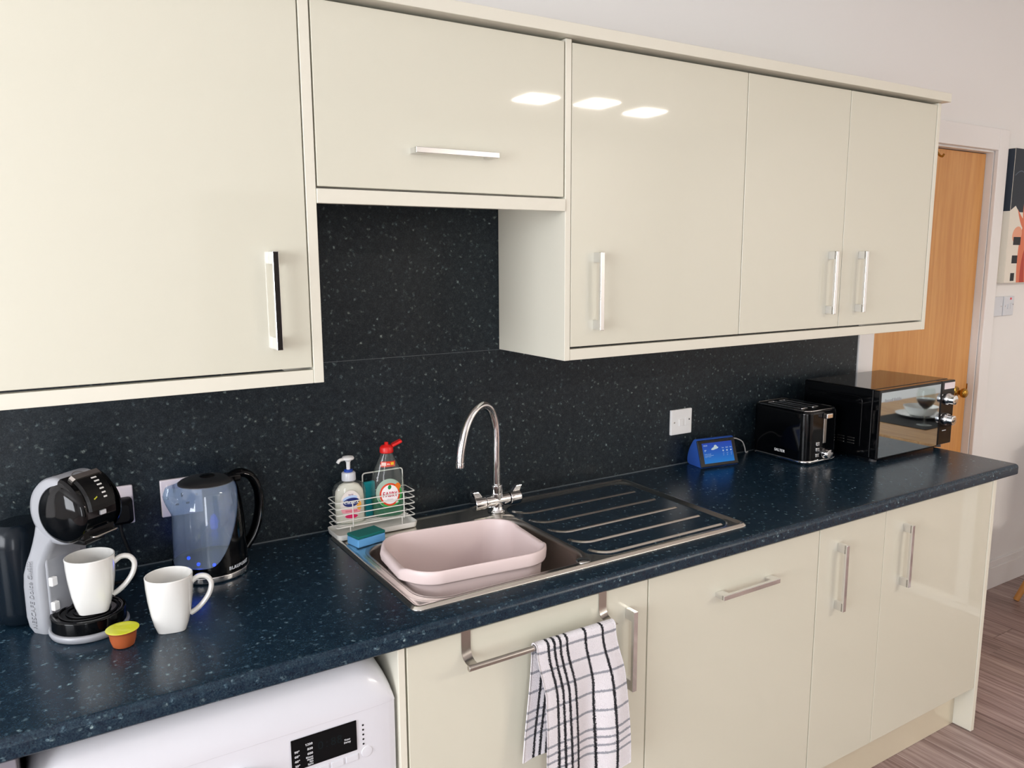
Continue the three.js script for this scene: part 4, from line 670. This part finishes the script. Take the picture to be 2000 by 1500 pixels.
{ // dining chair by the wall: only a leg tip shows
  const g = thing('dining_chair', 'white shell dining chair with splayed wooden legs', 'chair', [3.38, 0, 0.42]);
  part(g, 'seat_shell', loft([[0.30, 0.28, 0.43], [0.36, 0.34, 0.438], [0.40, 0.38, 0.455], [0.41, 0.39, 0.47], [0.40, 0.38, 0.472], [0.36, 0.33, 0.452], [0.25, 0.22, 0.446]].map(([w, d, y]) => rrect(w, d, 0.1, y, 0, 0, 6)), true, true), M.white);
  part(g, 'backrest', loft(Array.from({ length: 9 }, (_, j) => { const y = lerp(0.46, 0.8, j / 8), w = lerp(0.36, 0.3, smooth(0.6, 0.8, y)), z = -0.17 - (y - 0.46) * 0.12; const o = [], n = 14; for (let i = 0; i <= n; i++) { const u = i / n * 2 - 1; o.push([u * w / 2, y, z + u * u * 0.05]); } for (let i = n; i >= 0; i--) { const u = i / n * 2 - 1; o.push([u * w / 2, y, z + 0.012 + u * u * 0.05]); } return o; }), true, true), M.white);
  for (const [x, z] of [[-1, -1], [1, -1], [-1, 1], [1, 1]]) part(g, 'leg', tube([[x * 0.3, 0.002, z * 0.275], [x * 0.24, 0.2, z * 0.22], [x * 0.165, 0.436, z * 0.15]], 0.013, 20, 12), M.legWood);
}
{ // dining table that the microwave door mirrors
  const g = thing('dining_table', 'oak topped dining table on white trestle legs', 'table', [3.45, 0, 1.11]);
  const top = part(g, 'table_top', metreUV(span(-0.78, 0.78, 0.718, 0.75, -0.42, 0.42, 0.004)), M.oakTable);
  for (const s of [-1, 1]) { const l = part(g, 'leg', span(s * 0.67 - 0.026, s * 0.67 + 0.026, 0.03, 0.717, -0.03, 0.03, 0.003), M.white); part(l, 'foot_bar', span(s * 0.67 - 0.026, s * 0.67 + 0.026, 0.001, 0.04, -0.3, 0.3, 0.003), M.white); }
  part(g, 'stretcher', span(-0.644, 0.644, 0.66, 0.717, -0.012, 0.012, 0.002), M.white);
  solo('place_mat', 'black rectangular place mat on the dining table', 'place mat', span(2.92, 3.34, 0.7505, 0.7535, 0.97, 1.29, 0.001), M.mat);
  solo('dinner_plate', 'white dinner plate on the black place mat', 'plate', lathe([[0, 0.002], [0.07, 0], [0.085, 0.004], [0.118, 0.015], [0.119, 0.017], [0.085, 0.0075], [0.07, 0.005], [0, 0.005]], 56), M.ceramic, [3.2, 0.754, 1.165]);
  solo('soup_bowl', 'white bowl standing on the dinner plate', 'bowl', lathe([[0, 0.001], [0.045, 0], [0.062, 0.01], [0.078, 0.034], [0.084, 0.05], [0.0815, 0.0505], [0.074, 0.034], [0.058, 0.014], [0.04, 0.006], [0, 0.006]], 56), M.ceramic, [3.2, 0.7597, 1.165]);
  const wg = thing('wine_glass', 'stemmed wine glass half full of red wine on the mat', 'wine glass', [3.013, 0.7538, 1.033]);
  const q = 0.84, W = (l) => lathe(l.map(([r, y]) => [r, y * q]), 48);
  part(wg, 'glass', W([[0, 0.002], [0.034, 0.0005], [0.034, 0.0015], [0.008, 0.006], [0.004, 0.014], [0.0036, 0.085], [0.008, 0.095], [0.03, 0.118], [0.0425, 0.145], [0.0435, 0.165], [0.038, 0.205], [0.035, 0.22]]), M.clear);
  part(wg, 'wine', W([[0, 0.095], [0.008, 0.0965], [0.0285, 0.119], [0.041, 0.1455], [0.042, 0.158], [0, 0.158]]), M.wine);
}
{ // dark wardrobe across the room, mirrored in the chrome
  const g = thing('wardrobe', 'dark wooden wardrobe against the wall facing the kitchen', 'wardrobe', [0.95, 0, 4.29]);
  part(g, 'body', span(-0.6, 0.6, 0.001, 2.0, -0.27, 0.28, 0.004), M.wardrobe);
  for (const s of [-1, 1]) { const d = part(g, 'door', span(s > 0 ? 0.002 : -0.597, s > 0 ? 0.597 : -0.002, 0.06, 1.98, -0.29, -0.271, 0.002), M.wardrobe); part(d, 'handle', span(s * 0.04 - 0.006, s * 0.04 + 0.006, 0.95, 1.1, -0.312, -0.2905, 0.002), M.satin); }
}
scene.traverse((o) => { if (o.isMesh) { o.castShadow = true; o.receiveShadow = true; } });
renderer.render(scene, camera);
